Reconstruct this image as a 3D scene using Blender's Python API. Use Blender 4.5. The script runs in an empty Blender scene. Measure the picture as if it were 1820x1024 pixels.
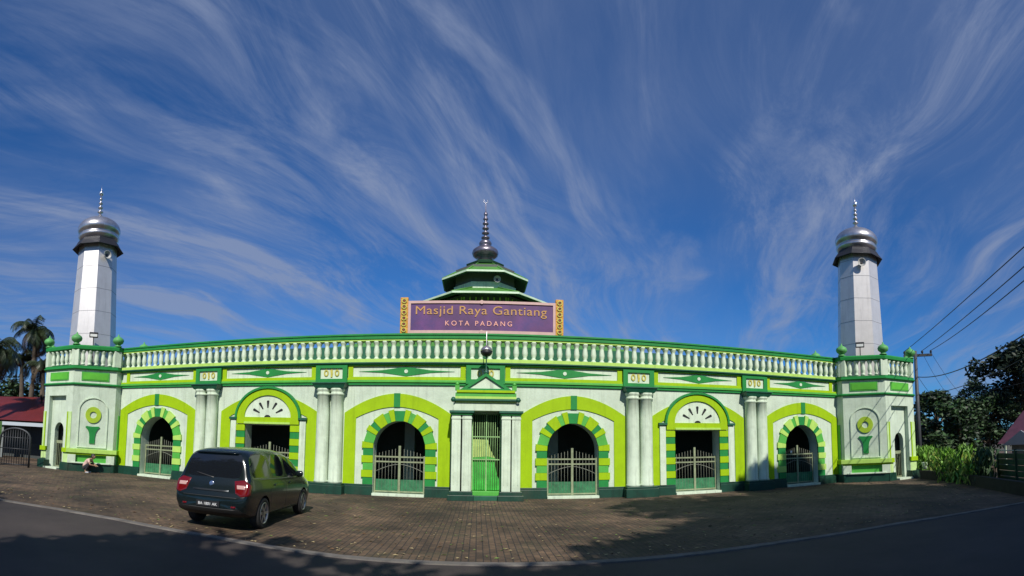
import bpy, bmesh, math, random
import numpy as np
from mathutils import Vector, Matrix
R = math.radians
PI = math.pi
random.seed(7)
SC = bpy.context.scene
COL = SC.collection

# ------------------------------------------------------------------ camera
# the photograph is a stitched phone panorama: a cylindrical panorama, tilted up 4 degrees
FPX, PITCH, ROLL, YAW, V0 = 890.0, .0721, .0092, .0682, 737.0
DIST = 17.0
EYE = .0952 * DIST
_cp, _sp, _cy, _sy = math.cos(PITCH), math.sin(PITCH), math.cos(YAW), math.sin(YAW)
FWD = Vector((_sy * _cp, _cy * _cp, _sp)); UP0 = Vector((-_sy * _sp, -_cy * _sp, _cp)); RT0 = Vector((_cy, -_sy, 0))
UP = UP0 * math.cos(ROLL) - RT0 * math.sin(ROLL)
RT = RT0 * math.cos(ROLL) + UP0 * math.sin(ROLL)
cd = bpy.data.cameras.new('camera')
cd.type = 'PANO'
cd.clip_start = .1; cd.clip_end = 5000
cy = cd
cy.panorama_type = 'CENTRAL_CYLINDRICAL'
cy.central_cylindrical_radius = 1.0
cy.central_cylindrical_range_u_min = -910 / FPX
cy.central_cylindrical_range_u_max = 910 / FPX
cy.central_cylindrical_range_v_min = -(1024 - V0) / FPX
cy.central_cylindrical_range_v_max = V0 / FPX
cam = bpy.data.objects.new('camera', cd)
cam.matrix_world = Matrix.Translation((0, -DIST, EYE)) @ Matrix((
    (RT.x, UP.x, -FWD.x, 0), (RT.y, UP.y, -FWD.y, 0), (RT.z, UP.z, -FWD.z, 0), (0, 0, 0, 1)))
COL.objects.link(cam)
SC.camera = cam

# ------------------------------------------------------------------ sun, sky, exposure
SUN_AZ = R(7)      # from -Y towards +X
SUN_EL = R(42)
sun_dir = Vector((math.sin(SUN_AZ) * math.cos(SUN_EL), -math.cos(SUN_AZ) * math.cos(SUN_EL), math.sin(SUN_EL)))
sl = bpy.data.lights.new('sun', 'SUN'); sl.energy = 4.7; sl.angle = R(.5); sl.color = (1, .95, .86)
so = bpy.data.objects.new('sun', sl); so.rotation_euler = sun_dir.to_track_quat('Z', 'Y').to_euler()
so.location = (0, -20, 40)
COL.objects.link(so)

world = bpy.data.worlds.new('World'); SC.world = world; world.use_nodes = True
nt = world.node_tree; nt.nodes.clear()
def N(t, kind, **kw):
    n = t.nodes.new(kind)
    for k, v in kw.items():
        if k == 'inp':
            for a, b in v.items(): n.inputs[a].default_value = b
        else: setattr(n, k, v)
    return n
L = nt.links.new
out = N(nt, 'ShaderNodeOutputWorld'); bg = N(nt, 'ShaderNodeBackground', inp={'Strength': .084})
sky = N(nt, 'ShaderNodeTexSky', sky_type='NISHITA', sun_disc=False, sun_elevation=SUN_EL,
        sun_rotation=PI - SUN_AZ, altitude=300, air_density=1.0, dust_density=.25, ozone_density=4.0)
tint = N(nt, 'ShaderNodeMix', data_type='RGBA', blend_type='MULTIPLY', inp={0: 1.0})
tint.inputs[7].default_value = (.23, .73, 1.24, 1)
L(sky.outputs[0], tint.inputs[6])
tc = N(nt, 'ShaderNodeTexCoord'); sep = N(nt, 'ShaderNodeSeparateXYZ'); L(tc.outputs['Generated'], sep.inputs[0])
zc = N(nt, 'ShaderNodeMath', operation='MAXIMUM', inp={1: 0.0}); L(sep.outputs[2], zc.inputs[0])
za = N(nt, 'ShaderNodeMath', operation='ADD', inp={1: .16}); L(zc.outputs[0], za.inputs[0])
dx = N(nt, 'ShaderNodeMath', operation='DIVIDE'); L(sep.outputs[0], dx.inputs[0]); L(za.outputs[0], dx.inputs[1])
dy = N(nt, 'ShaderNodeMath', operation='DIVIDE'); L(sep.outputs[1], dy.inputs[0]); L(za.outputs[0], dy.inputs[1])
cb = N(nt, 'ShaderNodeCombineXYZ'); L(dx.outputs[0], cb.inputs[0]); L(dy.outputs[0], cb.inputs[1])
def cloud_layer(rot, sx, sy, scale, detail, rough, dist, lo, hi, off):
    mp = N(nt, 'ShaderNodeMapping'); mp.inputs['Rotation'].default_value = (0, 0, rot)
    mp.inputs['Location'].default_value = (off, off * .7, off * .3)
    L(cb.outputs[0], mp.inputs[0])
    wn = N(nt, 'ShaderNodeTexNoise', inp={'Scale': .55, 'Detail': 2.0}); L(mp.outputs[0], wn.inputs['Vector'])
    ws = N(nt, 'ShaderNodeVectorMath', operation='SCALE', inp={'Scale': .9}); L(wn.outputs['Color'], ws.inputs[0])
    wa = N(nt, 'ShaderNodeVectorMath', operation='ADD'); L(mp.outputs[0], wa.inputs[0]); L(ws.outputs[0], wa.inputs[1])
    m2 = N(nt, 'ShaderNodeMapping'); m2.inputs['Scale'].default_value = (sx, sy, 1); L(wa.outputs[0], m2.inputs[0])
    ns = N(nt, 'ShaderNodeTexNoise', inp={'Scale': scale, 'Detail': detail, 'Roughness': rough, 'Distortion': dist})
    L(m2.outputs[0], ns.inputs['Vector'])
    mr = N(nt, 'ShaderNodeMapRange', interpolation_type='SMOOTHSTEP', inp={1: lo, 2: hi, 3: 0.0, 4: 1.0}); L(ns.outputs['Fac'], mr.inputs[0])
    return mr.outputs[0]
c1 = cloud_layer(R(24), 1.0, .20, 1.25, 7, .58, .5, .40, .62, 7.7)      # broad streaks
c2 = cloud_layer(R(27), 1.0, .12, 4.6, 9, .72, .7, .38, .66, 9.4)       # fine fibres
c3 = cloud_layer(R(15), 1.0, .50, .75, 4, .55, .4, .32, .56, 2.2)       # large patches
c4 = cloud_layer(R(30), 1.0, .15, 2.2, 7, .60, .7, .46, .62, 4.3)       # crisp wisps
def mad(a, k, b):
    n_ = N(nt, 'ShaderNodeMath', operation='MULTIPLY_ADD'); L(a, n_.inputs[0])
    if isinstance(k, float): n_.inputs[1].default_value = k
    else: L(k, n_.inputs[1])
    if isinstance(b, float): n_.inputs[2].default_value = b
    else: L(b, n_.inputs[2])
    return n_.outputs[0]
fib = mad(c2, .92, .12)
body_ = mad(c1, fib, 0.0)
w4 = mad(c4, mad(c3, .45, .40), 0.0)
veil_ = mad(c3, mad(c2, .14, .24), mad(body_, .62, w4))
class _V: outputs = [veil_]
veil = _V
hi = N(nt, 'ShaderNodeMapRange', inp={1: .02, 2: .30, 3: .25, 4: 1.0}); L(sep.outputs[2], hi.inputs[0])
cf = N(nt, 'ShaderNodeMath', operation='MULTIPLY', use_clamp=True); L(veil.outputs[0], cf.inputs[0]); L(hi.outputs[0], cf.inputs[1])
cfs = N(nt, 'ShaderNodeMath', operation='MULTIPLY', inp={1: .80}); L(cf.outputs[0], cfs.inputs[0])
mx = N(nt, 'ShaderNodeMix', data_type='RGBA'); L(cfs.outputs[0], mx.inputs[0]); L(tint.outputs[2], mx.inputs[6])
mx.inputs[7].default_value = (2.95, 3.65, 5.5, 1)
L(mx.outputs[2], bg.inputs[0]); L(bg.outputs[0], out.inputs[0])

SC.view_settings.view_transform = 'Standard'; SC.view_settings.look = 'None'
SC.view_settings.gamma = 1; SC.view_settings.use_curve_mapping = False
SC.view_settings.exposure = 0.0
SC.cycles.max_bounces = 6; SC.cycles.use_denoising = True

# ------------------------------------------------------------------ materials
MATS = {}
def mat(name, col, rough=.6, metal=0.0, var=.0, vscale=2.0, streak=0.0, bump=0.0, bscale=30, spec=.5, emit=None, dirt=None, trans=0.0):
    """var: large patchy brightness variation; streak: vertical weather streaks"""
    if name in MATS: return MATS[name]
    m = bpy.data.materials.new(name); m.use_nodes = True; MATS[name] = m
    t = m.node_tree; b = t.nodes['Principled BSDF']; k = t.links.new
    b.inputs['Base Color'].default_value = (*col, 1); b.inputs['Roughness'].default_value = rough
    b.inputs['Metallic'].default_value = metal; b.inputs['Specular IOR Level'].default_value = spec
    tcn = N(t, 'ShaderNodeTexCoord'); src = tcn.outputs['Object']
    if var or streak:
        n1 = N(t, 'ShaderNodeTexNoise', inp={'Scale': vscale, 'Detail': 6.0, 'Roughness': .65}); k(src, n1.inputs['Vector'])
        r1 = N(t, 'ShaderNodeMapRange', inp={1: .3, 2: .7, 3: 1 - var, 4: 1 + var * .6}); k(n1.outputs['Fac'], r1.inputs[0])
        f = r1.outputs[0]
        if streak:
            mp = N(t, 'ShaderNodeMapping'); mp.inputs['Scale'].default_value = (1, 1, .06); k(src, mp.inputs[0])
            n2 = N(t, 'ShaderNodeTexNoise', inp={'Scale': 7.0, 'Detail': 5.0, 'Roughness': .7}); k(mp.outputs[0], n2.inputs['Vector'])
            r2 = N(t, 'ShaderNodeMapRange', inp={1: .52, 2: .74, 3: 1.0, 4: 1 - streak * 1.6}); k(n2.outputs['Fac'], r2.inputs[0])
            mm = N(t, 'ShaderNodeMath', operation='MULTIPLY'); k(f, mm.inputs[0]); k(r2.outputs[0], mm.inputs[1]); f = mm.outputs[0]
        vm = N(t, 'ShaderNodeVectorMath', operation='SCALE'); vm.inputs[0].default_value = col; k(f, vm.inputs['Scale'])
        res = vm.outputs[0]
        if dirt:
            n3 = N(t, 'ShaderNodeTexNoise', inp={'Scale': 1.1, 'Detail': 8.0, 'Roughness': .7}); k(src, n3.inputs['Vector'])
            r3 = N(t, 'ShaderNodeMapRange', inp={1: .52, 2: .72, 3: 0.0, 4: dirt[3]}); k(n3.outputs['Fac'], r3.inputs[0])
            mxn = N(t, 'ShaderNodeMix', data_type='RGBA'); k(r3.outputs[0], mxn.inputs[0]); k(res, mxn.inputs[6])
            mxn.inputs[7].default_value = (*dirt[:3], 1); res = mxn.outputs[2]
        k(res, b.inputs['Base Color'])
    if bump:
        nb = N(t, 'ShaderNodeTexNoise', inp={'Scale': bscale, 'Detail': 4.0}); k(src, nb.inputs['Vector'])
        bp = N(t, 'ShaderNodeBump', inp={'Strength': bump, 'Distance': .02}); k(nb.outputs['Fac'], bp.inputs['Height']); k(bp.outputs[0], b.inputs['Normal'])
    if emit: b.inputs['Emission Color'].default_value = (*emit[:3], 1); b.inputs['Emission Strength'].default_value = emit[3]
    if trans: b.inputs['Transmission Weight'].default_value = trans
    return m
WHITE = mat('white_plaster', (.56, .66, .53), .85, var=.14, vscale=1.4, streak=.18, bump=.3, bscale=14, dirt=(.36, .45, .33, .6), spec=.25)
WHITE2 = mat('white_paint', (.60, .71, .55), .65, var=.14, vscale=3, streak=.28, dirt=(.34, .42, .30, .4), spec=.3)
LIME = mat('lime_paint', (.31, .50, .001), .65, spec=.25, var=.10, vscale=2.5, streak=.12, bump=.15, bscale=20)
LIMEP = mat('pale_lime_paint', (.42, .66, .12), .6, var=.12, vscale=3, streak=.15)
GREEN = mat('green_paint', (.018, .23, .05), .5, spec=.3, var=.14, vscale=3, streak=.12)
GREENM = mat('mid_green_paint', (.08, .40, .05), .5, var=.15, vscale=3, streak=.1)
DGREEN = mat('dark_green_paint', (.012, .10, .055), .5, var=.25, vscale=4, streak=.2)
PLINTH = mat('plinth_green_paint', (.007, .050, .030), .45, var=.3, vscale=3, streak=.25, dirt=(.05, .06, .04, .5))
CREAM = mat('cream_gate_paint', (.25, .29, .17), .55, var=.3, vscale=6)
BLACK = mat('black_metal', (.012, .012, .014), .5)
GOLD = mat('gold_ornament', (.50, .46, .08), .45, var=.3, vscale=9)
OCHRE = mat('ochre_carving', (.62, .30, .02), .5, var=.45, vscale=12, bump=.8, bscale=25)
SILVER = mat('silver_panel', (.66, .64, .63), .38, metal=.45, spec=.5, var=.10, vscale=1.8, streak=.12)
DOME = mat('dome_metal', (.58, .56, .58), .32, metal=.85, var=.25, vscale=4, streak=.1)
DOME2 = mat('dark_dome_metal', (.27, .24, .28), .34, metal=.8, var=.3, vscale=5)
DARKEAVE = mat('dark_eave_metal', (.02, .02, .025), .5, var=.2)
PURPLE = mat('purple_board', (.10, .028, .14), .5, var=.45, dirt=(.03, .025, .16, .8), vscale=1.3)
PINK = mat('pale_pink_frame', (.55, .36, .33), .5, var=.12, vscale=5)
LETTER = mat('gold_lettering', (.50, .27, .08), .4, var=.15, vscale=8)
LETTER2 = mat('pink_lettering', (.85, .42, .34), .4, var=.1, vscale=8)
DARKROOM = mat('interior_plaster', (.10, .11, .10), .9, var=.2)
REDROOF = mat('red_metal_roof', (.22, .022, .018), .55, var=.25, vscale=1.5, streak=.2)
CONC = mat('weathered_concrete', (.22, .22, .20), .9, var=.3, vscale=2, bump=.4)
BARK = mat('bark', (.09, .07, .05), .9, var=.35, vscale=5, bump=.6)
LEAFD = mat('dark_leaf', (.013, .030, .010), .6, var=.6, vscale=.8)
LEAFM = mat('mid_leaf', (.035, .085, .02), .6, var=.6, vscale=.8)
LEAFB = mat('bright_leaf', (.15, .33, .03), .55, var=.5, vscale=2)
LEAFY = mat('yellow_green_leaf', (.30, .36, .07), .55, var=.4, vscale=2)
PALM = mat('palm_leaf', (.028, .046, .014), .5, var=.5, vscale=.7)
PALMD = mat('dry_palm_leaf', (.07, .045, .022), .7, var=.4, vscale=.9)

def corrugated(name, col, scale=18):
    m = mat(name, col, .5, var=.22, vscale=1.2, streak=.2)
    t = m.node_tree
    w = N(t, 'ShaderNodeTexWave', wave_type='BANDS', bands_direction='X', inp={'Scale': scale})
    tcn = N(t, 'ShaderNodeTexCoord'); t.links.new(tcn.outputs['Object'], w.inputs['Vector'])
    bp = N(t, 'ShaderNodeBump', inp={'Strength': .6, 'Distance': .04}); t.links.new(w.outputs['Fac'], bp.inputs['Height'])
    t.links.new(bp.outputs[0], t.nodes['Principled BSDF'].inputs['Normal'])
    return m
ROOFG = corrugated('green_metal_roof', (.11, .33, .055), 5)
ROOFD = corrugated('dark_metal_roof', (.035, .09, .045), 5)

def ground_material():
    m = bpy.data.materials.new('concrete_pavers'); m.use_nodes = True
    t = m.node_tree; b = t.nodes['Principled BSDF']; k = t.links.new
    tcn = N(t, 'ShaderNodeTexCoord'); src = tcn.outputs['Object']
    br = N(t, 'ShaderNodeTexBrick', inp={'Scale': 1.0, 'Mortar Size': .010, 'Mortar Smooth': .3, 'Brick Width': .22, 'Row Height': .11, 'Bias': .0})
    br.inputs['Color1'].default_value = (.102, .064, .037, 1); br.inputs['Color2'].default_value = (.066, .043, .027, 1)
    br.inputs['Mortar'].default_value = (.028, .022, .018, 1)
    rot = N(t, 'ShaderNodeMapping'); rot.inputs['Rotation'].default_value = (0, 0, R(90)); k(src, rot.inputs[0]); k(rot.outputs[0], br.inputs['Vector'])
    n1 = N(t, 'ShaderNodeTexNoise', inp={'Scale': .45, 'Detail': 8.0, 'Roughness': .62, 'Distortion': .4}); k(src, n1.inputs['Vector'])
    n2 = N(t, 'ShaderNodeTexNoise', inp={'Scale': 2.2, 'Detail': 8.0, 'Roughness': .7}); k(src, n2.inputs['Vector'])
    r1 = N(t, 'ShaderNodeMapRange', inp={1: .36, 2: .64, 3: .45, 4: 1.9}); k(n1.outputs['Fac'], r1.inputs[0])
    r2 = N(t, 'ShaderNodeMapRange', inp={1: .3, 2: .7, 3: .5, 4: 1.4}); k(n2.outputs['Fac'], r2.inputs[0])
    mm = N(t, 'ShaderNodeMath', operation='MULTIPLY'); k(r1.outputs[0], mm.inputs[0]); k(r2.outputs[0], mm.inputs[1])
    vm = N(t, 'ShaderNodeVectorMath', operation='SCALE'); k(br.outputs['Color'], vm.inputs[0]); k(mm.outputs[0], vm.inputs['Scale'])
    n4 = N(t, 'ShaderNodeTexNoise', inp={'Scale': .9, 'Detail': 6.0, 'Roughness': .6}); k(src, n4.inputs['Vector'])
    r4 = N(t, 'ShaderNodeMapRange', inp={1: .52, 2: .68, 3: 0.0, 4: .55}); k(n4.outputs['Fac'], r4.inputs[0])
    mg = N(t, 'ShaderNodeMix', data_type='RGBA'); k(r4.outputs[0], mg.inputs[0]); k(vm.outputs[0], mg.inputs[6])
    mg.inputs[7].default_value = (.042, .045, .020, 1)
    k(mg.outputs[2], b.inputs['Base Color']); b.inputs['Roughness'].default_value = .9
    bp = N(t, 'ShaderNodeBump', inp={'Strength': .7, 'Distance': .01}); k(br.outputs['Fac'], bp.inputs['Height']); bp.invert = True
    bp2 = N(t, 'ShaderNodeBump', inp={'Strength': .5, 'Distance': .03}); k(n2.outputs['Fac'], bp2.inputs['Height']); k(bp.outputs[0], bp2.inputs['Normal'])
    k(bp2.outputs[0], b.inputs['Normal'])
    return m
def rough_ground(name, c1, c2, s1=.6, s2=25, bump=.4):
    m = bpy.data.materials.new(name); m.use_nodes = True
    t = m.node_tree; b = t.nodes['Principled BSDF']; k = t.links.new
    tcn = N(t, 'ShaderNodeTexCoord'); src = tcn.outputs['Object']
    n1 = N(t, 'ShaderNodeTexNoise', inp={'Scale': s1, 'Detail': 8.0, 'Roughness': .65}); k(src, n1.inputs['Vector'])
    n2 = N(t, 'ShaderNodeTexNoise', inp={'Scale': s2, 'Detail': 4.0, 'Roughness': .8}); k(src, n2.inputs['Vector'])
    ad = N(t, 'ShaderNodeMath', operation='MULTIPLY_ADD', inp={1: .5}); k(n2.outputs['Fac'], ad.inputs[0]); k(n1.outputs['Fac'], ad.inputs[2])
    r = N(t, 'ShaderNodeMapRange', inp={1: .5, 2: 1.0, 3: 0.0, 4: 1.0}); k(ad.outputs[0], r.inputs[0])
    mxn = N(t, 'ShaderNodeMix', data_type='RGBA'); k(r.outputs[0], mxn.inputs[0])
    mxn.inputs[6].default_value = (*c1, 1); mxn.inputs[7].default_value = (*c2, 1); k(mxn.outputs[2], b.inputs['Base Color'])
    b.inputs['Roughness'].default_value = .85
    bp = N(t, 'ShaderNodeBump', inp={'Strength': bump, 'Distance': .01}); k(n2.outputs['Fac'], bp.inputs['Height']); k(bp.outputs[0], b.inputs['Normal'])
    return m

# ------------------------------------------------------------------ mesh helpers
class Frame:
    """a vertical plane: u along it, d out of it, z up"""
    def __init__(s, ox=0, oy=0, al=0.0, oz=0.0):
        s.o = Vector((ox, oy, oz)); s.n = Vector((math.sin(al), -math.cos(al), 0)); s.u = Vector((math.cos(al), math.sin(al), 0))
    def __call__(s, u, d, z): return s.o + s.u * u + s.n * d + Vector((0, 0, z))
FAC = Frame()
_dg = None
def curve_mesh(polys, depth, bevel=0.0):
    cu = bpy.data.curves.new('tmp', 'CURVE'); cu.dimensions = '2D'; cu.fill_mode = 'BOTH'; cu.extrude = depth / 2
    for p in polys:
        sp = cu.splines.new('POLY'); sp.points.add(len(p) - 1)
        for i, (x, y) in enumerate(p): sp.points[i].co = (x, y, 0, 1)
        sp.use_cyclic_u = True
    return _convert(cu)
def _convert(cu):
    o = bpy.data.objects.new('tmp', cu); COL.objects.link(o)
    dg = bpy.context.evaluated_depsgraph_get(); dg.update()
    me = bpy.data.meshes.new_from_object(o.evaluated_get(dg))
    vs = [v.co.copy() for v in me.vertices]; fs = [tuple(p.vertices) for p in me.polygons]
    bpy.data.objects.remove(o); bpy.data.meshes.remove(me)
    return vs, fs
def wpos(o):
    p = Vector((0, 0, 0))
    while o: p += o.location; o = o.parent
    return p
class MB:
    def __init__(s, frame=FAC): s.v = []; s.f = []; s.m = []; s.mats = []; s.fr = frame; s.sm = []
    def mi(s, m):
        if m not in s.mats: s.mats.append(m)
        return s.mats.index(m)
    def add(s, vs, fs, m, smooth=False):
        b = len(s.v); s.v += [Vector(v) for v in vs]; k = s.mi(m)
        for f in fs: s.f.append(tuple(b + i for i in f)); s.m.append(k); s.sm.append(smooth)
        return s
    def box(s, u0, u1, d0, d1, z0, z1, m):
        c = [s.fr(u, d, z) for z in (z0, z1) for (u, d) in ((u0, d0), (u1, d0), (u1, d1), (u0, d1))]
        return s.add(c, [(0, 1, 2, 3), (7, 6, 5, 4), (4, 5, 1, 0), (5, 6, 2, 1), (6, 7, 3, 2), (7, 4, 0, 3)], m)
    def prism(s, polys, d0, d1, m):
        """2D outlines in (u, z), the first filled, the others holes"""
        vs, fs = curve_mesh(polys, abs(d1 - d0)); mid = (d0 + d1) / 2
        return s.add([s.fr(v.x, mid + v.z, v.y) for v in vs], fs, m)
    def quadprism(s, p, d0, d1, m):
        n = len(p); a = [s.fr(u, d0, z) for u, z in p]; b = [s.fr(u, d1, z) for u, z in p]
        return s.add(a + b, [tuple(range(n)), tuple(range(2 * n - 1, n - 1, -1))] + [(i, (i + 1) % n, n + (i + 1) % n, n + i) for i in range(n)], m)
    def lathe(s, prof, c, seg, m, smooth=True, rot=0.0, cap=True):
        vs = []; fs = []
        c = Vector(c)
        for r, z in prof:
            for k in range(seg):
                a = rot + 2 * PI * k / seg; vs.append(c + Vector((r * math.cos(a), r * math.sin(a), z)))
        for i in range(len(prof) - 1):
            for k in range(seg):
                fs.append((i * seg + k, i * seg + (k + 1) % seg, (i + 1) * seg + (k + 1) % seg, (i + 1) * seg + k))
        if cap:
            fs.append(tuple(range(seg - 1, -1, -1))); fs.append(tuple((len(prof) - 1) * seg + k for k in range(seg)))
        return s.add(vs, fs, m, smooth)
    def tube(s, pts, r, m, seg=6, smooth=True):
        pts = [Vector(p) for p in pts]; vs = []; fs = []
        for i, p in enumerate(pts):
            t = (pts[min(i + 1, len(pts) - 1)] - pts[max(i - 1, 0)]).normalized()
            a = t.cross(Vector((0, 0, 1)));
            if a.length < .01: a = t.cross(Vector((1, 0, 0)))
            a.normalize(); b = t.cross(a); rr = r[i] if isinstance(r, (list, tuple)) else r
            for k in range(seg):
                an = 2 * PI * k / seg; vs.append(p + a * math.cos(an) * rr + b * math.sin(an) * rr)
        for i in range(len(pts) - 1):
            for k in range(seg): fs.append((i * seg + k, i * seg + (k + 1) % seg, (i + 1) * seg + (k + 1) % seg, (i + 1) * seg + k))
        fs.append(tuple(range(seg - 1, -1, -1))); fs.append(tuple((len(pts) - 1) * seg + k for k in range(seg)))
        return s.add(vs, fs, m, smooth)
    def build(s, name, parent=None, loc=None, bevel=0.0, fixn=True):
        me = bpy.data.meshes.new(name)
        off = wpos(parent) if parent else Vector((0, 0, 0))
        if loc is not None: off = Vector(loc)
        me.from_pydata([v - off for v in s.v], [], s.f)
        for m in s.mats: me.materials.append(m)
        me.polygons.foreach_set('material_index', s.m); me.polygons.foreach_set('use_smooth', s.sm)
        if fixn:
            bm = bmesh.new(); bm.from_mesh(me); bmesh.ops.recalc_face_normals(bm, faces=bm.faces); bm.to_mesh(me); bm.free()
        me.update()
        o = bpy.data.objects.new(name, me); COL.objects.link(o)
        if parent: o.parent = parent
        if loc is not None:
            o.location = Vector(loc) - (wpos(parent) if parent else Vector((0, 0, 0)))
        if bevel:
            b = o.modifiers.new('bevel', 'BEVEL'); b.width = bevel; b.segments = 2; b.limit_method = 'ANGLE'; b.angle_limit = R(40)
        return o
def thing(name, label, cat, loc=(0, 0, 0), group=None):
    o = bpy.data.objects.new(name, None); COL.objects.link(o); o.location = loc; o.empty_display_size = .3
    return tag(o, label, cat, group)
def tag(o, label, cat, group=None):
    o['label'] = label; o['category'] = cat
    if group: o['group'] = group
    return o
def struct(o, kind='structure'): o['kind'] = kind; return o
def dup(o, parent, loc):
    c = o.copy(); COL.objects.link(c); c.parent = parent; c.location = loc; return c

def octa(c, a, z, rot=0.0):
    """vertices of a regular octagon of apothem a, faces square to the axes when rot = 0"""
    r = a / math.cos(PI / 8)
    return [Vector((c[0] + r * math.cos(rot + PI / 8 + k * PI / 4), c[1] + r * math.sin(rot + PI / 8 + k * PI / 4), z)) for k in range(8)]
def octa_solid(mb, c, levels, m, rot=0.0):
    vs = []; fs = []
    for a, z in levels: vs += octa(c, a, z, rot)
    n = len(levels)
    for i in range(n - 1):
        for k in range(8): fs.append((i * 8 + k, i * 8 + (k + 1) % 8, (i + 1) * 8 + (k + 1) % 8, (i + 1) * 8 + k))
    fs.append(tuple(range(7, -1, -1))); fs.append(tuple((n - 1) * 8 + k for k in range(8)))
    mb.add(vs, fs, m)

# ------------------------------------------------------------------ ground
PAVER = ground_material()
ASPH = rough_ground('asphalt', (.020, .015, .014), (.062, .049, .043), s1=.5, s2=60, bump=.6)
EARTH = rough_ground('earth', (.05, .045, .03), (.10, .09, .05))
mb = MB(); mb.add([(-900, -900, -.03), (900, -900, -.03), (900, 900, -.03), (-900, 900, -.03)], [(0, 1, 2, 3)], EARTH)
struct(mb.build('ground'))
EDGE = [(-60, -12.6), (-30, -11.8), (-18, -11.2), (-13, -10.9), (-9.3, -10.2), (-8.0, -9.75), (-6.5, -9.5), (-4.4, -9.5), (-2, -9.75), (2, -9.78), (5, -9.8), (7.6, -10.1), (9, -10.5), (10.6, -11.0), (14, -12.2), (20, -14.4), (60, -29)]
mb = MB()
vs = [(x, y, .004) for x, y in EDGE] + [(x, 30, .004) for x, y in EDGE]
n = len(EDGE)
mb.add(vs, [(i, i + 1, n + i + 1, n + i) for i in range(n - 1)], PAVER)
struct(mb.build('plaza_paving'))
mb = MB()
vs = [(x, y, 0.0) for x, y in EDGE] + [(x, y - 12, 0.0) for x, y in EDGE]
mb.add(vs, [(i, n + i, n + i + 1, i + 1) for i in range(n - 1)], ASPH)
struct(mb.build('road'))
LINE = mat('worn_edge_concrete', (.16, .145, .13), .9, var=.5, vscale=2.2, bump=.4, dirt=(.09, .08, .06, .7))
mb = MB()
vs = []; w = .085
for x, y in EDGE: vs += [(x, y - w, .018), (x, y + w, .018)]
base = len(vs)
vs += [(v[0], v[1] + (-.01 if i % 2 == 0 else .01), -.02) for i, v in enumerate(vs)]
fs = []
for i in range(n - 1):
    a = 2 * i
    fs += [(a, a + 2, a + 3, a + 1), (a, base + a, base + a + 2, a + 2), (a + 1, a + 3, base + a + 3, base + a + 1)]
mb.add(vs, fs, LINE)
struct(mb.build('kerb_strip'))

# fallen leaves on the paving: nobody could count them
def litter():
    rng = np.random.default_rng(5); b = MB(); cols = [mat('fallen_leaf_tan', (.34, .27, .14), .8), mat('fallen_leaf_brown', (.16, .09, .04), .8), mat('fallen_leaf_green', (.14, .20, .05), .8)]
    for i in range(1500):
        x = rng.uniform(-16, 15); y = -9.4 + 9.2 * rng.random() ** (1.0 if i % 3 else 3.0); a = rng.uniform(0, 6.28); l_ = rng.uniform(.025, .06); w_ = l_ * .45
        ca, sa = math.cos(a), math.sin(a); p = [(l_, 0), (0, w_), (-l_, 0), (0, -w_)]
        b.add([(x + u * ca - v * sa, y + u * sa + v * ca, .012 + (.015 * rng.random() if k % 2 else 0)) for k, (u, v) in enumerate(p)], [(0, 1, 2, 3)], cols[i % 3])
    return b.build('leaf_litter', fixn=False)
o = struct(litter(), 'stuff'); tag(o, 'dry leaves and bits scattered over the brown paving', 'leaf litter')
# ------------------------------------------------------------------ facade
T = thing('mosque_facade', 'long white and lime green arcaded mosque front with green balustrade on top', 'building', (.2, 0, 0))
XL, XR = -14.75, 14.9
TH = -.55                      # inner face of the wall
def arch_outline(c, hw, spring, apex, z0, n=18, p=1.75):
    """slightly pointed arch opening"""
    pts = [(c - hw, z0), (c - hw, spring)]
    for i in range(1, 2 * n):
        t = i / (2 * n); a = PI * (1 - t)
        x = math.cos(a); y = math.sin(a)
        pts.append((c + hw * x, spring + (apex - spring) * (y ** .92 * .93 + .07 * (1 - abs(x)))))
    pts += [(c + hw, spring), (c + hw, z0)]
    return pts
ARCH = [(-12.62, .86), (-2.67, .9), (3.27, .9), (12.80, .86)]
DOORS = [-7.58, 7.96]
holes = [arch_outline(c, hw, 1.62, 2.58, -.5) for c, hw in ARCH] + [[(c - .92, -.5), (c - .92, 2.35), (c + .92, 2.35), (c + .92, -.5)] for c in DOORS] + [[(-.32, -.5), (-.32, 2.86), (.86, 2.86), (.86, -.5)]]
# wall outline with the openings cut from below
openings = sorted(holes, key=lambda h: h[0][0])
outl = [(XL, 0)]
for h in openings:
    hh = list(h); hh[0] = (hh[0][0], 0); hh[-1] = (hh[-1][0], 0); outl += hh
outl += [(XR, 0), (XR, 4.6), (XL, 4.6)]
# fan light opening above each door
def half_ellipse(c, z, a, b, n=24): return [(c + a * math.cos(PI * i / n), z + b * math.sin(PI * i / n)) for i in range(n + 1)]
MB().prism([outl], TH, 0, WHITE).build('wall', T)
# plinth
xs = [XL] + [x for h in openings for x in (h[0][0], h[-1][0])] + [XR]
for i in range(0, len(xs), 2):
    a, b = xs[i], xs[i + 1]
    if b - a > .3:
        mb = MB(); mb.box(a, b, 0, .09, 0, .30, PLINTH); mb.box(a, b, 0, .06, .30, .37, PLINTH); mb.build('plinth', T, bevel=.008)
# entablature
mb = MB()
mb.box(XL, XR, 0, .06, 3.81, 3.90, GREEN); mb.box(XL, XR, 0, .10, 3.90, 3.985, GREENM); mb.box(XL, XR, 0, .07, 3.985, 4.06, LIME)
mb.build('frieze_moulding', T, bevel=.01)
mb = MB()
mb.box(XL, XR, -.25, .12, 4.50, 4.55, GREEN); mb.box(XL, XR, -.25, .17, 4.55, 4.60, DGREEN); mb.box(XL, XR, -.25, .12, 4.60, 4.72, LIMEP)
mb.build('cornice', T, bevel=.01)
POSTS = [-10.17, -5.14, .24, 5.64, 10.48]
PW = .58
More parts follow.
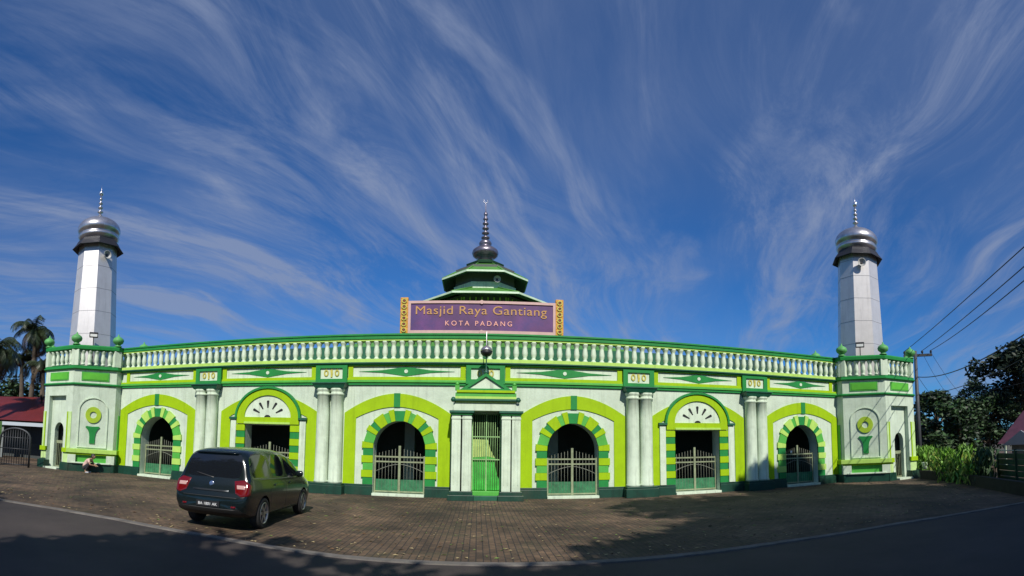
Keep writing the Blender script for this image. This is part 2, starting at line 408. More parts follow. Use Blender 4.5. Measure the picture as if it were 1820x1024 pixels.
# frieze blocks over the columns
def ring(c, z, a, b, t, n=16):
    o = [(c + a * math.cos(2 * PI * i / n), z + b * math.sin(2 * PI * i / n)) for i in range(n)]
    q = [(c + (a - t) * math.cos(2 * PI * i / n), z + (b - t) * math.sin(2 * PI * i / n)) for i in range(n)]
    return [o, q]
for c in POSTS:
    mb = MB()
    w = PW if c != .24 else .66
    mb.prism([[(c - w, 3.86), (c + w, 3.86), (c + w, 4.495), (c - w, 4.495)], [(c - w + .17, 4.02), (c - w + .17, 4.40), (c + w - .17, 4.40), (c + w - .17, 4.02)]], .0, .16, GREEN)
    mb.box(c - w + .16, c + w - .16, .0, .10, 4.0, 4.42, WHITE2)
    blk = mb.build('frieze_block', T, bevel=.008)
    g = MB()
    g.prism(ring(c - .2, 4.23, .085, .12, .045), .10, .13, GOLD); g.prism(ring(c + .2, 4.23, .085, .12, .045), .10, .13, GOLD)
    g.quadprism([(c - .03, 4.08), (c + .03, 4.08), (c + .045, 4.2), (c + .03, 4.36), (c - .05, 4.34), (c - .03, 4.2)], .10, .13, GOLD)
    g.build('ornament', blk)
# frieze panels
edges = [XL] + [x for c in POSTS for x in (c - PW - (.08 if c == .24 else 0), c + PW + (.08 if c == .24 else 0))] + [XR]
for i in range(0, len(edges), 2):
    a, b = edges[i] + (.02 if i else .3), edges[i + 1] - (.02 if i < 10 else .3); c = (a + b) / 2
    mb = MB()
    mb.prism([[(a, 4.06), (b, 4.06), (b, 4.50), (a, 4.50)], [(a + .17, 4.10), (a + .17, 4.47), (b - .17, 4.47), (b - .17, 4.10)]], 0, .06, LIME)
    mb.box(a + .16, b - .16, 0, .015, 4.09, 4.48, WHITE2)
    p = mb.build('frieze_panel', T)
    hl = (b - a) / 2 - .38
    MB().quadprism([(c - hl, 4.29), (c - hl * .5, 4.245), (c, 4.125), (c + hl * .5, 4.245), (c + hl, 4.29), (c + hl * .5, 4.335), (c, 4.45), (c - hl * .5, 4.335)], .015, .035, GREEN).build('diamond', p)
    d = MB(); d.prism([[(c + .065 * math.cos(k * PI / 8), 4.29 + .065 * math.sin(k * PI / 8)) for k in range(16)]], .035, .055, WHITE2); d.build('boss', p)
# paired columns
shaft_prof = [(.255, .37), (.255, .44), (.235, .47), (.232, 1.6), (.226, 2.8), (.218, 3.42), (.25, 3.44), (.25, 3.49), (.222, 3.50), (.225, 3.56), (.26, 3.60), (.27, 3.66)]
sm_ = MB(); sm_.lathe(shaft_prof, (0, 0, 0), 20, WHITE2); proto = None
for c in POSTS:
    if c == .24: continue
    for s in (-1, 1):
        if proto is None:
            proto = sm_.build('column', T, loc=(0, 0, 0)); proto.location = (c - .25 - .2, -.16, 0)
        else: dup(proto, T, (c + s * .25 - .2, -.16, 0))
    mb = MB()
    vs = []
    for w, d, z in ((.50, .38, 3.66), (.54, .40, 3.70), (.60, .46, 3.82), (.62, .48, 3.82), (.62, .48, 3.86)):
        vs += [FAC(c - w, 0, z), FAC(c + w, 0, z), FAC(c + w, d, z), FAC(c - w, d, z)]
    fs = [(0, 1, 2, 3), (16, 17, 18, 19)] + [(i * 4 + k, i * 4 + (k + 1) % 4, i * 4 + 4 + (k + 1) % 4, i * 4 + 4 + k) for i in range(4) for k in range(4)]
    mb.add(vs, fs, DGREEN); mb.build('capital', T)
    mb = MB(); mb.box(c - .60, c + .60, 0, .50, 0, .30, PLINTH); mb.box(c - .56, c + .56, 0, .46, .30, .37, PLINTH); mb.build('column_base', T, bevel=.01)
# lime arch bands
BANDS = [(-12.72, 2.0), (-7.6, 1.97), (-2.78, 1.86), (3.30, 1.86), (8.06, 1.93), (12.93, 1.98)]
def band_curve(c, hw, sh, ap, n=28, k=1.9):
    return [(c - hw + 2 * hw * i / n, sh + (ap - sh) * (1 - abs(2 * i / n - 1) ** k)) for i in range(n + 1)]
for i, (c, hw) in enumerate(BANDS):
    o = [(c - hw, .37)] + band_curve(c, hw, 2.83, 3.52) + [(c + hw, .37)]
    q = [(c + hw - .42, .37)] + band_curve(c, hw - .42, 2.66, 3.06)[::-1] + [(c - hw + .42, .37)]
    bn = MB().prism([o + q], 0, .035, LIME).build('arch_band', T)
    if i not in (1, 4):
        MB().box(c - .11, c + .11, .02, .05, 3.05, 3.53, GREEN).build('keystone', bn)
# voussoir rings
for c, hw in ARCH:
    inn = arch_outline(c, hw, 1.62, 2.58, .37, 10); outn = arch_outline(c, hw + .36, 1.62, 2.95, .37, 10)
    mb = MB()
    segs = []
    zz = [.37, .62, .87, 1.12, 1.37, 1.62]
    for k in range(5): segs.append(((c - hw, zz[k]), (c - hw, zz[k + 1]), (c - hw - .36, zz[k + 1]), (c - hw - .36, zz[k])))
    m_ = len(inn); core_i = inn[1:-1]; core_o = outn[1:-1]; nn = len(core_i) - 1
    steps = 15; idx = [round(j * nn / steps * 1) for j in range(steps + 1)]
    for j in range(steps):
        a, b = idx[j], idx[j + 1]
        segs.append((tuple(core_i[a]), tuple(core_i[b]), tuple(core_o[b]), tuple(core_o[a])))
    for k in range(4, -1, -1): segs.append(((c + hw, zz[k + 1]), (c + hw, zz[k]), (c + hw + .36, zz[k]), (c + hw + .36, zz[k + 1])))
    for j, s in enumerate(segs):
        lime = j % 2 == 1 if len(segs) % 2 else j % 2 == 0
        lime = (j % 2) == 1 if True else lime
        s = [Vector(p) for p in s]
        if lime:
            s[2] = s[2] + (s[2] - s[1]).normalized() * .05; s[3] = s[3] + (s[3] - s[0]).normalized() * .05
        cc = sum(s, Vector((0, 0))) / 4
        mb.quadprism([tuple(p + (cc - p).normalized() * .006) for p in s], 0, .085 if lime else .065, LIMEP if (lime and abs(c) > 6) else (LIME if lime else GREENM if j % 4 else GREEN))
    mb.build('arch_ring', T)
# square doors with fan lights
for c in DOORS:
    mb = MB()
    outer = half_ellipse(c, 2.6, 1.33, 1.17); inner = half_ellipse(c, 2.6, 1.25, 1.09)[::-1]
    sur = MB(); sur.prism([[(c + 1.26, 2.37)] + half_ellipse(c, 2.6, 1.26, 1.10) + [(c - 1.26, 2.37)], [(c - .94, 2.62)] + half_ellipse(c, 2.62, .94, .82)[::-1][1:-1] + [(c + .94, 2.62)]], 0, .12, LIME)
    s = sur.build('door_hood', T, bevel=.008)
    MB().prism([outer + inner], 0, .17, GREEN).build('hood_moulding', s)
    MB().box(c - .93, c + .93, .12, .15, 2.37, 2.44, LIMEP).build('lintel', s)
    f = MB(); hs = [[(c + .955, 2.61)] + half_ellipse(c, 2.61, .955, .835)[1:-1] + [(c - .955, 2.61)]]
    for k in range(5):
        a = R(28 + 31 * k); ca, sa = math.cos(a), math.sin(a)
        px = lambda r, t: (c + (r * ca - t * sa) * 1.02, 2.62 + (r * sa + t * ca) * .95)
        hs.append([px(.36, -.025), px(.36, .025), px(.64, .055), px(.67, 0), px(.64, -.055)])
    f.prism(hs, .048, .065, WHITE2)
    fan = f.build('fan_light', s)
    MB().prism([half_ellipse(c, 2.60, .13, .11, 12)], .065, .085, BLACK).build('fan_hub', fan)
    MB().prism([[(c + .94, 2.61)] + half_ellipse(c, 2.61, .94, .82)[1:-1] + [(c - .94, 2.61)]], .038, .044, BLACK).build('dark_opening', fan)
    for sd in (-1, 1):
        j = MB()
        for k in range(8):
            z0 = .37 + k * .2475; lime = k % 2 == 1
            a, b = sorted((c + sd * .92, c + sd * (1.27 + (.04 if lime else 0)))); j.box(a, b, 0, .08 if lime else .06, z0 + .004, z0 + .2435, LIME if lime else GREEN)
        j.build('door_jamb', T)
        a, b = sorted((c + sd * 1.29, c + sd * 1.52)); p = MB(); p.box(a, b, 0, .10, .37, 2.52, WHITE2); p = p.build('door_pilaster', T, bevel=.01)
        MB().box(a - .05, b + .05, 0, .16, 2.53, 2.62, DGREEN).build('pilaster_cap', p, bevel=.01)
# gates
BARM = mat('dull_bar_paint', (.26, .28, .22), .6, var=.3, vscale=8)
def gate(c, hw, cz, d, open_side=0, name='iron_gate'):
    g = MB(); g.box(c - hw, c - hw + .05, d - .05, d, .10, cz + .02, CREAM); g.box(c + hw - .05, c + hw, d - .05, d, .10, cz + .02, CREAM)
    g.box(c - .04, c + .04, d - .06, d + .01, .10, cz + .36, CREAM)
    g.box(c - hw + .05, c - .04, d - .045, d - .005, cz - .05, cz, CREAM); g.box(c + .04, c + hw - .05, d - .045, d - .005, cz - .05, cz, CREAM)
    g.box(c - hw + .05, c - .04, d - .045, d - .005, cz - .22, cz - .17, CREAM); g.box(c + .04, c + hw - .05, d - .045, d - .005, cz - .22, cz - .17, CREAM)
    g.box(c - hw + .05, c - .04, d - .045, d - .005, .12, .17, CREAM); g.box(c + .04, c + hw - .05, d - .045, d - .005, .12, .17, CREAM)
    G = g.build(name, T)
    b = MB(); nb = 7
    for sd in (-1, 1):
        for k in range(1, nb):
            x = c + sd * (.04 + (hw - .09) * k / nb)
            top = cz + .06 + .22 * (1 - k / nb) ** .8
            b.tube([(x, -(d - .025), .17), (x, -(d - .025), top)], .0065, BARM, 5)
        pts = [(c + sd * (.04 + (hw - .09) * t), -(d - .012), cz - .28 - .25 * t ** 1.6) for t in [k / 8 for k in range(9)]]
        b.tube(pts, .009, BARM, 5)
    b.build('bars', G)
    pn = MB()
    for sd in (-1, 1):
        a, e = sorted((c + sd * .05, c + sd * (hw - .06))); pn.box(a, e, d - .035, d - .02, .17, .56, mat('dull_green_sheet', (.03, .17, .07), .6, var=.45, vscale=5))
    pn.build('sheet_panel', G)
    st = MB(); st.box(c - hw - .02, c + hw + .02, -.3, .16, 0.0, .09, WHITE2); st.build('threshold', T, bevel=.01)
for c, hw in ARCH: gate(c, hw - .02, 1.36, -.12 if abs(c) < 5 else -.30)
for c in DOORS: gate(c, .90, 1.36, -.25)
mb = MB(); mb.lathe([(.001, -.055), (.04, -.04), (.055, 0), (.04, .04), (.001, .055)], (12.35, .12, 1.44), 12, mat('white_glass_globe', (.85, .85, .85), .2)); mb.build('globe_lamp', T)
# portico
PF = .85
P = MB(); P.box(-.80, 1.34, 0, PF - .02, 2.90, 3.16, WHITE2)
P = P.build('portico', T, bevel=.01)
for u0, u1 in ((-.84, -.55), (-.50, -.20), (.78, 1.07), (1.11, 1.39)):
    q = MB(); q.box(u0, u1, 0, PF - .03, .30, 2.62, WHITE2); q.box(u0 - .015, u1 + .015, 0, PF - .01, 2.62, 2.68, WHITE2); q.box(u0, u1, 0, PF - .03, 2.68, 2.76, WHITE2)
    q.box(u0 + .07, u0 + .09, PF - .03, PF - .015, .5, 2.55, WHITE2); q.box(u1 - .09, u1 - .07, PF - .03, PF - .015, .5, 2.55, WHITE2)
    q.build('pilaster', P, bevel=.015)
for u0, u1 in ((-.90, -.14), (.71, 1.45)):
    q = MB(); q.box(u0 + .03, u1 - .03, 0, PF + .02, 2.76, 2.82, GREEN); q.box(u0 - .02, u1 + .02, 0, PF + .07, 2.82, 2.90, DGREEN); q.build('capital', P, bevel=.01)
    q = MB(); q.box(u0 - .05, u1 + .05, .095, PF + .08, 0, .18, PLINTH); q.box(u0, u1, .095, PF + .03, .18, .30, PLINTH); q.build('pilaster_base', P, bevel=.012)
q = MB()
q.box(-.72, 1.22, .11, PF + .03, 3.16, 3.21, LIMEP); q.box(-.80, 1.30, .11, PF + .09, 3.21, 3.28, DGREEN); q.box(-.74, 1.24, .11, PF + .03, 3.28, 3.36, LIMEP)
q.box(-.74, 1.24, .18, PF + .02, 3.36, 3.48, GREENM); q.box(-.70, 1.20, .18, PF + .06, 3.48, 3.56, LIME)
for x in (-.80, 1.30): q.lathe([(.001, 0), (.06, .02), (.09, .09), (.05, .16), (.001, .18)], (x, -(PF + .05), 3.16), 10, DGREEN)
q.build('portico_cornice', P, bevel=.008)
q = MB(); q.prism([[(-.62, 3.56), (1.12, 3.56), (.25, 4.13)], [(-.36, 3.62), (.25, 4.02), (.86, 3.62)]], .4, PF + .02, GREEN)
q.quadprism([(-.37, 3.61), (.87, 3.61), (.25, 4.03)], .45, PF - .05, WHITE2)
q.build('pediment', P, bevel=.006)
for x in (-.68, 1.18):
    q = MB(); q.box(x - .07, x + .07, PF - .16, PF + .02, 3.56, 3.72, GREENM); q.lathe([(.05, 3.72), (.07, 3.77), (.035, 3.83), (.001, 3.86)], (x, -(PF - .07), 0), 10, GREENM); q.build('acroterion', P)
q = MB(); cx, cy_ = .25, -(PF - .05)
q.lathe([(.06, 4.10), (.08, 4.16), (.04, 4.22), (.022, 4.26), (.018, 4.66), (.04, 4.68)], (cx, cy_, 0), 10, DGREEN)
q.lathe([(.03, 4.68), (.13, 4.71), (.185, 4.78), (.20, 4.86)], (cx, cy_, 0), 20, BLACK)
q.lathe([(.20, 4.86), (.19, 4.92), (.13, 4.99), (.05, 5.03), (.018, 5.06), (.012, 5.5), (.001, 5.52)], (cx, cy_, 0), 20, DOME)
q.build('finial', P)
# portico gate: tall bars
PGREEN = mat('pale_green_grille', (.26, .46, .18), .55, var=.3, vscale=6)
q = MB(); d = .45
q.box(-.19, -.15, d - .04, d, .30, 2.86, PGREEN); q.box(.73, .77, d - .04, d, .30, 2.86, PGREEN); q.box(.27, .31, d - .045, d + .005, .30, 2.86, PGREEN)
for z in (1.30, 2.05): q.box(-.15, .27, d - .035, d - .005, z, z + .035, PGREEN); q.box(.31, .73, d - .035, d - .005, z, z + .035, PGREEN)
G = q.build('iron_gate', P)
q = MB()
for k in range(1, 12):
    x = -.15 + .88 * k / 12
    if abs(x - .29) > .03: q.tube([(x, -(d - .02), .34), (x, -(d - .02), 2.84)], .0095, PGREEN, 5)
q.build('bars', G)
CL1 = mat('green_cloth', (.045, .42, .05), .75, var=.45, vscale=3.5); CL2 = mat('pale_lime_cloth', (.40, .52, .16), .8, var=.35, vscale=4)
def drape(poly, d, m, name):
    b = MB(); b.prism([poly], d, d + .006, m); return b.build(name, G)
drape([(-.15, .32), (.73, .32), (.73, .66), (.66, .80), (.58, 1.18), (.60, 1.36), (.36, 1.42), (-.15, 1.38)], .405 - .03, CL1, 'green_curtain')
drape([(-.15, 1.385), (.36, 1.425), (.585, 1.36), (.50, 1.52), (.42, 1.66), (.34, 1.97), (-.15, 1.99)], .37, CL2, 'lime_curtain')
q = MB(); q.box(-.20, .78, 0.0, PF - .06, 0, .16, DGREEN); q.box(-.195, .775, 0.0, PF - .10, .16, .30, GREENM); q.build('step', P, bevel=.01)
# balustrade
B = MB(); B.box(XL, XR, -.22, .07, 5.36, 5.42, LIMEP); B.box(XL, XR, -.24, .10, 5.42, 5.54, GREEN); B.box(XL, XR, -.26, .13, 5.54, 5.61, GREEN)
B = B.build('balustrade', T, bevel=.012)
bal = [(.085, 4.72), (.085, 4.77), (.06, 4.79), (.055, 4.82), (.085, 4.90), (.092, 4.98), (.082, 5.08), (.068, 5.18), (.064, 5.22), (.075, 5.25), (.105, 5.32), (.125, 5.36)]
bp_ = MB(); bp_.lathe([(rr * 1.14, zz_) for rr, zz_ in bal], (0, 0, 0), 10, WHITE2)
nbal = 97; bpro = bp_.build('baluster', B, loc=(0, 0, 0))
for i in range(nbal):
    loc = (XL + .25 + (XR - XL - .5) * i / (nbal - 1) - .2, .06, 0)
    if i == 0: bpro.location = loc
    else: dup(bpro, B, loc)
# veranda behind the arches and its roof
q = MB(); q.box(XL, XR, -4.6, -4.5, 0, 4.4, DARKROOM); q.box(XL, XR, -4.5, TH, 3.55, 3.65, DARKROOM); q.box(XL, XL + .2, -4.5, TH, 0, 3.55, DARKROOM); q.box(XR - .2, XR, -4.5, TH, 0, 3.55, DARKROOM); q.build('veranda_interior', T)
q = MB(); q.box(XL, XR, -4.5, -.1, .005, .05, DGREEN); q.build('veranda_floor', T)
for x in (-10.2, -5.2, -2.7, 3.0, 5.6, 10.4):
    q = MB(); q.box(x - .2, x + .2, -3.2, -2.8, .05, 3.54, mat('grey_plaster', (.5, .52, .5), .8, var=.2)); q.build('veranda_pier', T)
ROOFM = corrugated('deep_green_metal_roof', (.035, .15, .05), 5)  # deeper green than the hall roof, seen between the balusters
for a_, b_, m_ in ((XL, -7.6, ROOFD), (-7.6, 8.2, ROOFM), (8.2, XR, ROOFD)):
    q = MB(); q.add([(a_, .75, 4.55), (b_, .75, 4.55), (b_, 4.9, 6.2), (a_, 4.9, 6.2), (a_, .75, 4.49), (b_, .75, 4.49), (b_, 4.9, 6.14), (a_, 4.9, 6.14)], [(0, 1, 2, 3), (7, 6, 5, 4), (0, 4, 5, 1), (1, 5, 6, 2), (2, 6, 7, 3), (3, 7, 4, 0)], m_); q.build('veranda_roof', T)
# stair seen through the portico
q = MB()
for k in range(5): q.box(-.6, .72 - .04 * k, -3.2, -1.1 - .32 * k, .06 + .2 * k - (.2 if k else 0) * 0, .26 + .2 * k - .002, mat('green_floor_tile', (.06, .38, .08), .35, var=.2))
q.box(-.9, .42, -3.6, -3.25, .06, 2.0, LIMEP)
q.build('inner_stair', T)

# ------------------------------------------------------------------ sign
SG = thing('mosque_sign', 'long purple name board with pink frame and gold lettering above the balustrade', 'sign', (.1, -.1, 5.61))
q = MB(); q.box(-2.44, 2.62, -.05, .0, 5.66, 6.75, PURPLE); q.build('board', SG)
q = MB(); q.prism([[(-2.47, 5.63), (2.65, 5.63), (2.65, 6.77), (-2.47, 6.77)], [(-2.38, 5.73), (-2.38, 6.68), (2.56, 6.68), (2.56, 5.73)]], -.07, .035, PINK)
for z in (5.68, 6.725): q.prism([[(.08 + .07 * math.cos(k * PI / 6), z + .07 * math.sin(k * PI / 6)) for k in range(12)]], .035, .05, PINK)
q.build('frame', SG, bevel=.008)
for u in (-2.61, 2.79):
    q = MB(); q.box(u - .14, u + .14, -.08, .05, 5.62, 6.90, OCHRE); pz = q.build('side_post', SG, bevel=.02)
    g = MB()
    for k in range(6):
        z = 5.74 + k * .205; g.prism(ring(u, z, .09, .085, .035), .05, .085, GOLD); g.quadprism([(u - .04, z), (u, z - .045), (u + .04, z), (u, z + .045)], .05, .08, REDROOF)
    g.build('carving', pz)
for x in (-2.3, 2.5): q = MB(); q.box(x - .05, x + .05, -.3, -.1, 5.3, 6.5, BLACK); q.build('bracket', SG)
def text(body, u, z, size, width, m, d0, d1, off=0.0, spacing=1.0, shear=0.0):
    cu = bpy.data.curves.new('t', 'FONT'); cu.body = body; cu.size = size; cu.align_x = 'CENTER'; cu.extrude = abs(d1 - d0) / 2; cu.offset = off; cu.space_character = spacing; cu.shear = shear
    vs, fs = _convert(cu)
    xs = [v.x for v in vs]; k = width / (max(xs) - min(xs)); c = (max(xs) + min(xs)) / 2
    r = MB(); r.add([FAC(u + (v.x - c) * k, (d0 + d1) / 2 + v.z, z + v.y) for v in vs], fs, m); return r
text('Masjid Raya Gantiang', .07, 6.30, .42, 4.55, LETTER, 0.0, .02, .0, 1.05).build('lettering', SG)
text('KOTA PADANG', -.02, 5.90, .24, 2.3, LETTER2, 0.0, .02, .0, 1.5).build('lettering', SG)

# ------------------------------------------------------------------ corner towers
PALEL = mat('pale_lime_wash', (.50, .70, .28), .7, var=.15, vscale=3, streak=.2)
def corner_tower(cx, cyy, side, label):
    """side = +1 for the tower whose motif faces right (left tower)"""
    a = 2.3; h = a * math.tan(PI / 8)
    W = thing('corner_tower', label, 'tower', (cx, cyy, 0), 'corner towers of the mosque')
    fr = []
    for k in range(8):
        al = k * PI / 4; fr.append(Frame(cx + a * math.sin(al), cyy - a * math.cos(al), al))
    front = fr[0]; motif = fr[1] if side > 0 else fr[7]; ret = fr[2] if side > 0 else fr[6]
    w = MB(front)
    # front facet with its tall recess and small arched doorway
    w.prism([[(-h, 0), (-.62, 0), (-.62, 3.35), (.52, 3.35), (.52, 0), (h, 0), (h, 3.84), (-h, 3.84)]], -.32, 0, WHITE)
    door = [(-.30, 0)] + [(-.30, 1.75)] + [(-.30 + .0 + .30 - .30 * math.cos(PI * i / 12) - .0, 1.75 + .38 * math.sin(PI * i / 12)) for i in range(1, 12)] + [(.30, 1.75), (.30, 0)]
    dx_ = .06 * side * -1
    door = [(x + dx_, z) for x, z in door]
    w.prism([[(-.70, 0)] + door + [(.60, 0), (.60, 3.42), (-.70, 3.42)]], -.45, -.22, WHITE)
    for k in range(1, 8):
        w.fr = fr[k]; w.box(-h, h, -.3, 0, 0, 3.84, WHITE)
    w.build('wall', W)
    inn = MB(); octa_solid(inn, (cx, cyy), [(a - .75, .05), (a - .75, 3.5)], DARKROOM); inn.build('inner_core', W)
    # plinth
    p = MB(front); p.box(-h - .10, -.60, -.2, .16, 0, .36, PLINTH); p.box(.50, h + .10, -.2, .16, 0, .36, PLINTH)
    for k in range(1, 8): p.fr = fr[k]; p.box(-h - .06, h + .06, -.1, .16, 0, .36, PLINTH)
    p.build('plinth', W, bevel=.01)
    # ledge at sill height, bench under the motif
    for a_, b_ in ((-h - .05, -.62), (.52, h + .05)): lg = MB(front); lg.box(a_, b_, -.05, .10, .80, 1.0, LIME); lg.build('ledge', W, bevel=.01)
    lg = MB(motif); lg.box(-h - .16, h + .16, -.05, .26, .82, 1.0, LIMEP); lg.box(-h - .1, h + .1, -.05, .20, .74, .82, LIME); lg.build('ledge', W, bevel=.01)
    lg = MB(ret); lg.box(-h, h, -.05, .10, .80, 1.0, LIME); lg.build('ledge', W, bevel=.01)
    bn = MB(motif); bn.box(-h - .08, -h + .28, -.05, .20, .36, .74, WHITE2); bn.box(h - .28, h + .08, -.05, .20, .36, .74, WHITE2); bn.box(-h + .28, h - .28, -.05, .08, .36, .74, GREENM)
    bn.box(-h + .1, h - .1, -.05, .24, .362, .42, WHITE2); bn.build('bench', W, bevel=.01)
    # slim lime strips
    for u in (-.80, .70): st = MB(front); st.box(u - .035, u + .035, 0, .03, 1.0, 2.62, LIME); st.build('lime_strip', W)
    for a_, b_, z0, z1 in ((-h, -.84, 1.0, 2.62), (.74, h, 1.0, 2.62), (-h - .02, -.64, .36, .80), (.54, h + .02, .36, .80)): st = MB(front); st.box(a_, b_, 0, .02, z0, z1, PALEL); st.build('pale_panel', W)
    for a_, b_ in ((-.72, -.45), (.45, .72)): st = MB(ret); st.box(a_, b_, 0, .03, .36, 2.55, GREENM); st.build('green_strip', W)
    # motif: arched groove, ring, chalice
    g = MB(motif)
    o = [(-.66, 1.06), (-.66, 2.70)] + [(-.66 * math.cos(PI * i / 20), 2.70 + .60 * math.sin(PI * i / 20)) for i in range(1, 20)] + [(.66, 2.70), (.66, 1.06)]
    q = [(x * .93, min(z, 2.70) if z < 2.7 else 2.70 + (z - 2.70) * .93) for x, z in o]; q[0] = (q[0][0], 1.10); q[-1] = (q[-1][0], 1.10)
    g.prism([o, q[::-1]], 0, .045, WHITE2)
    nic = g.build('niche_moulding', W, bevel=.012)
    r = MB(motif); r.prism([[(.35 * math.cos(k * PI / 16), 2.52 + .36 * math.sin(k * PI / 16)) for k in range(32)], [(.15 * math.cos(-k * PI / 12), 2.52 + .15 * math.sin(-k * PI / 12)) for k in range(24)]], 0, .05, mat('olive_lime_paint', (.34, .50, .02), .6, var=.15)); r.build('ring_motif', nic)
    r = MB(motif); r.quadprism([(-.12, 1.26), (.12, 1.26), (.12, 1.55), (.15, 1.74), (.22, 1.88), (.32, 1.98), (.27, 2.02), (0, 2.0), (-.27, 2.02), (-.32, 1.98), (-.22, 1.88), (-.15, 1.74), (-.12, 1.55)], 0, .05, GREEN); r.build('chalice_motif', nic)
    # door gate
    gt = MB(front); gt.box(-.30 + dx_, .30 + dx_, -.42, -.38, 1.16, 1.30, CREAM); gt.box(-.30 + dx_, .30 + dx_, -.42, -.38, .08, .14, CREAM)
    for k in range(6): x = -.28 + dx_ + k * .112; gt.box(x - .008, x + .008, -.41, -.39, .14, 1.16, CREAM)
    gt.build('iron_gate', W)
    gt = MB(front); gt.box(-.50, .42, -.3, .25, .006, .08, WHITE2); gt.build('threshold', W)
    # bands and frieze
    def oct_band(name, levels, m, par=W):
        b = MB(); octa_solid(b, (cx, cyy), levels, m); return b.build(name, par)
    oct_band('string_course', [(a + .05, 3.82), (a + .09, 3.86), (a + .09, 3.90), (a + .04, 3.93)], GREEN)
    oct_band('frieze', [(a + .0, 3.92), (a + .0, 4.53)], WHITE2)
    oct_band('cornice', [(a + .05, 4.52), (a + .12, 4.56), (a + .12, 4.60), (a + .06, 4.62), (a + .06, 4.70), (a - .25, 4.70)], GREEN)
    for k in (0, 1, 2, 7, 6):
        f = MB(fr[k]); f.box(-.62, .62, 0, .03, 4.04, 4.42, GREENM); f.box(-.55, .55, .03, .045, 4.09, 4.37, mat('leaf_green_paint', (.10, .44, .03), .5, var=.2)); f.build('frieze_panel', W)
    # balustrade: corner piers, balusters, rail
    for k in range(8):
        v = octa((cx, cyy), a - .07, 0, 0)[k]; ang = PI / 8 + k * PI / 4
        pf = Frame(v.x, v.y, ang + PI / 2); pr = MB(pf); pr.box(-.17, .17, -.17, .10, 4.70, 5.42, WHITE2); pr.build('corner_pier', W, bevel=.01)
    rail = MB(); vs = []; fs = []
    lv = [(a + .04, 5.40), (a + .09, 5.44), (a + .10, 5.56), (a + .05, 5.62), (a - .26, 5.62), (a - .26, 5.40)]
    for aa, z in lv: vs += octa((cx, cyy), aa, z)
    for i in range(6):
        j = (i + 1) % 6
        for k in range(8): fs.append((i * 8 + k, i * 8 + (k + 1) % 8, j * 8 + (k + 1) % 8, j * 8 + k))
    rail.add(vs, fs, GREEN); rail.build('hand_rail', W)
    for k in range(8):
        for j in range(5):
            p_ = fr[k]((j - 2) * .30, -.10, 0) ; o_ = bpy.data.objects.new('baluster', bpro.data); COL.objects.link(o_); o_.parent = W; o_.location = p_ - W.location + Vector((0, 0, .02))
    # floor of the roof terrace
    oct_band('terrace_floor', [(a - .2, 4.60), (a - .2, 4.68)], CONC)
    # green urns on the corners
    for k in range(8):
        v = octa((cx, cyy), a - .05, 5.62)[k]; u = MB()
        u.lathe([(.16, 0), (.18, .04), (.10, .08), (.13, .12), (.23, .20), (.26, .29), (.22, .38), (.12, .45), (.04, .50), (.03, .56), (.001, .60)], v, 12, mat('urn_green_paint', (.10, .36, .10), .6, var=.3, vscale=5)); u.build('urn_finial', W)
    return W
corner_tower(-17.08, .6, 1, 'octagonal white corner tower at the left end, below the left minaret')
corner_tower(17.15, .5, -1, 'octagonal white corner tower at the right end, beside the utility pole')

# ------------------------------------------------------------------ minarets
def minaret(cx, cyy, al, label, tip, wb, wt):
    """al = direction of one facet"""
    M = thing('minaret', label, 'minaret', (cx, cyy, 4.68), 'silver minarets on the corner towers')
    rot = al
    s = MB(); octa_solid(s, (cx, cyy), [(wb + .04, 4.69), (wb, 6.0), (wt, 10.95)], SILVER, rot); s.build('shaft', M)
    e = MB()
    for z in (6.4, 7.5, 8.6, 9.7, 10.5):
        w_ = wb + (wt - wb) * (z - 6.0) / 4.95 + .004
        octa_solid(e, (cx, cyy), [(w_, z), (w_, z + .018)], mat('seam_grey', (.25, .25, .27), .5), rot)
    e.build('panel_seam', M)
    e = MB(); octa_solid(e, (cx, cyy), [(.90, 10.86), (1.13, 10.68), (1.18, 10.72), (1.0, 10.98), (.93, 11.12)], DARKEAVE, rot); e.build('eave', M)
    d = MB()
    d.lathe([(.80, 11.10), (.90, 11.16), (1.0, 11.28), (1.03, 11.36), (.98, 11.42), (.93, 11.47), (.95, 11.52), (1.03, 11.58), (1.07, 11.68), (1.06, 11.80), (1.0, 11.94), (.89, 12.07), (.72, 12.19), (.52, 12.28), (.32, 12.36), (.18, 12.44), (.11, 12.52), (.08, 12.56)], (cx, cyy, 0), 36, DOME)
    dm = d.build('dome', M)
    f = MB()
    prof = [(.06, 12.5)]
    for k, r in enumerate((.15, .13, .11, .09)):
        z = 12.62 + k * .22; prof += [(.045, z), (r, z + .06), (r, z + .09), (.045, z + .14)]
    prof += [(.03, 13.5)]
    f.lathe(prof, (cx, cyy, 0), 12, DOME)
    f.lathe([(.001, -.13), (.09, -.09), (.13, 0), (.09, .09), (.001, .13)], (cx, cyy, tip - .45), 16, mat('polished_steel', (.8, .8, .82), .15, metal=.9))
    f.lathe([(.02, 13.5), (.015, tip - .3), (.001, tip)], (cx, cyy, 0), 8, DOME)
    f.build('spire', dm)
    return M
minaret(-17.18, .40, R(24), 'silver eight-sided minaret with onion dome on the left corner tower', 14.1, 1.06, .86)
minaret(17.0, .5, R(12), 'silver eight-sided minaret with onion dome on the right corner tower', 14.1, 1.06, .90)
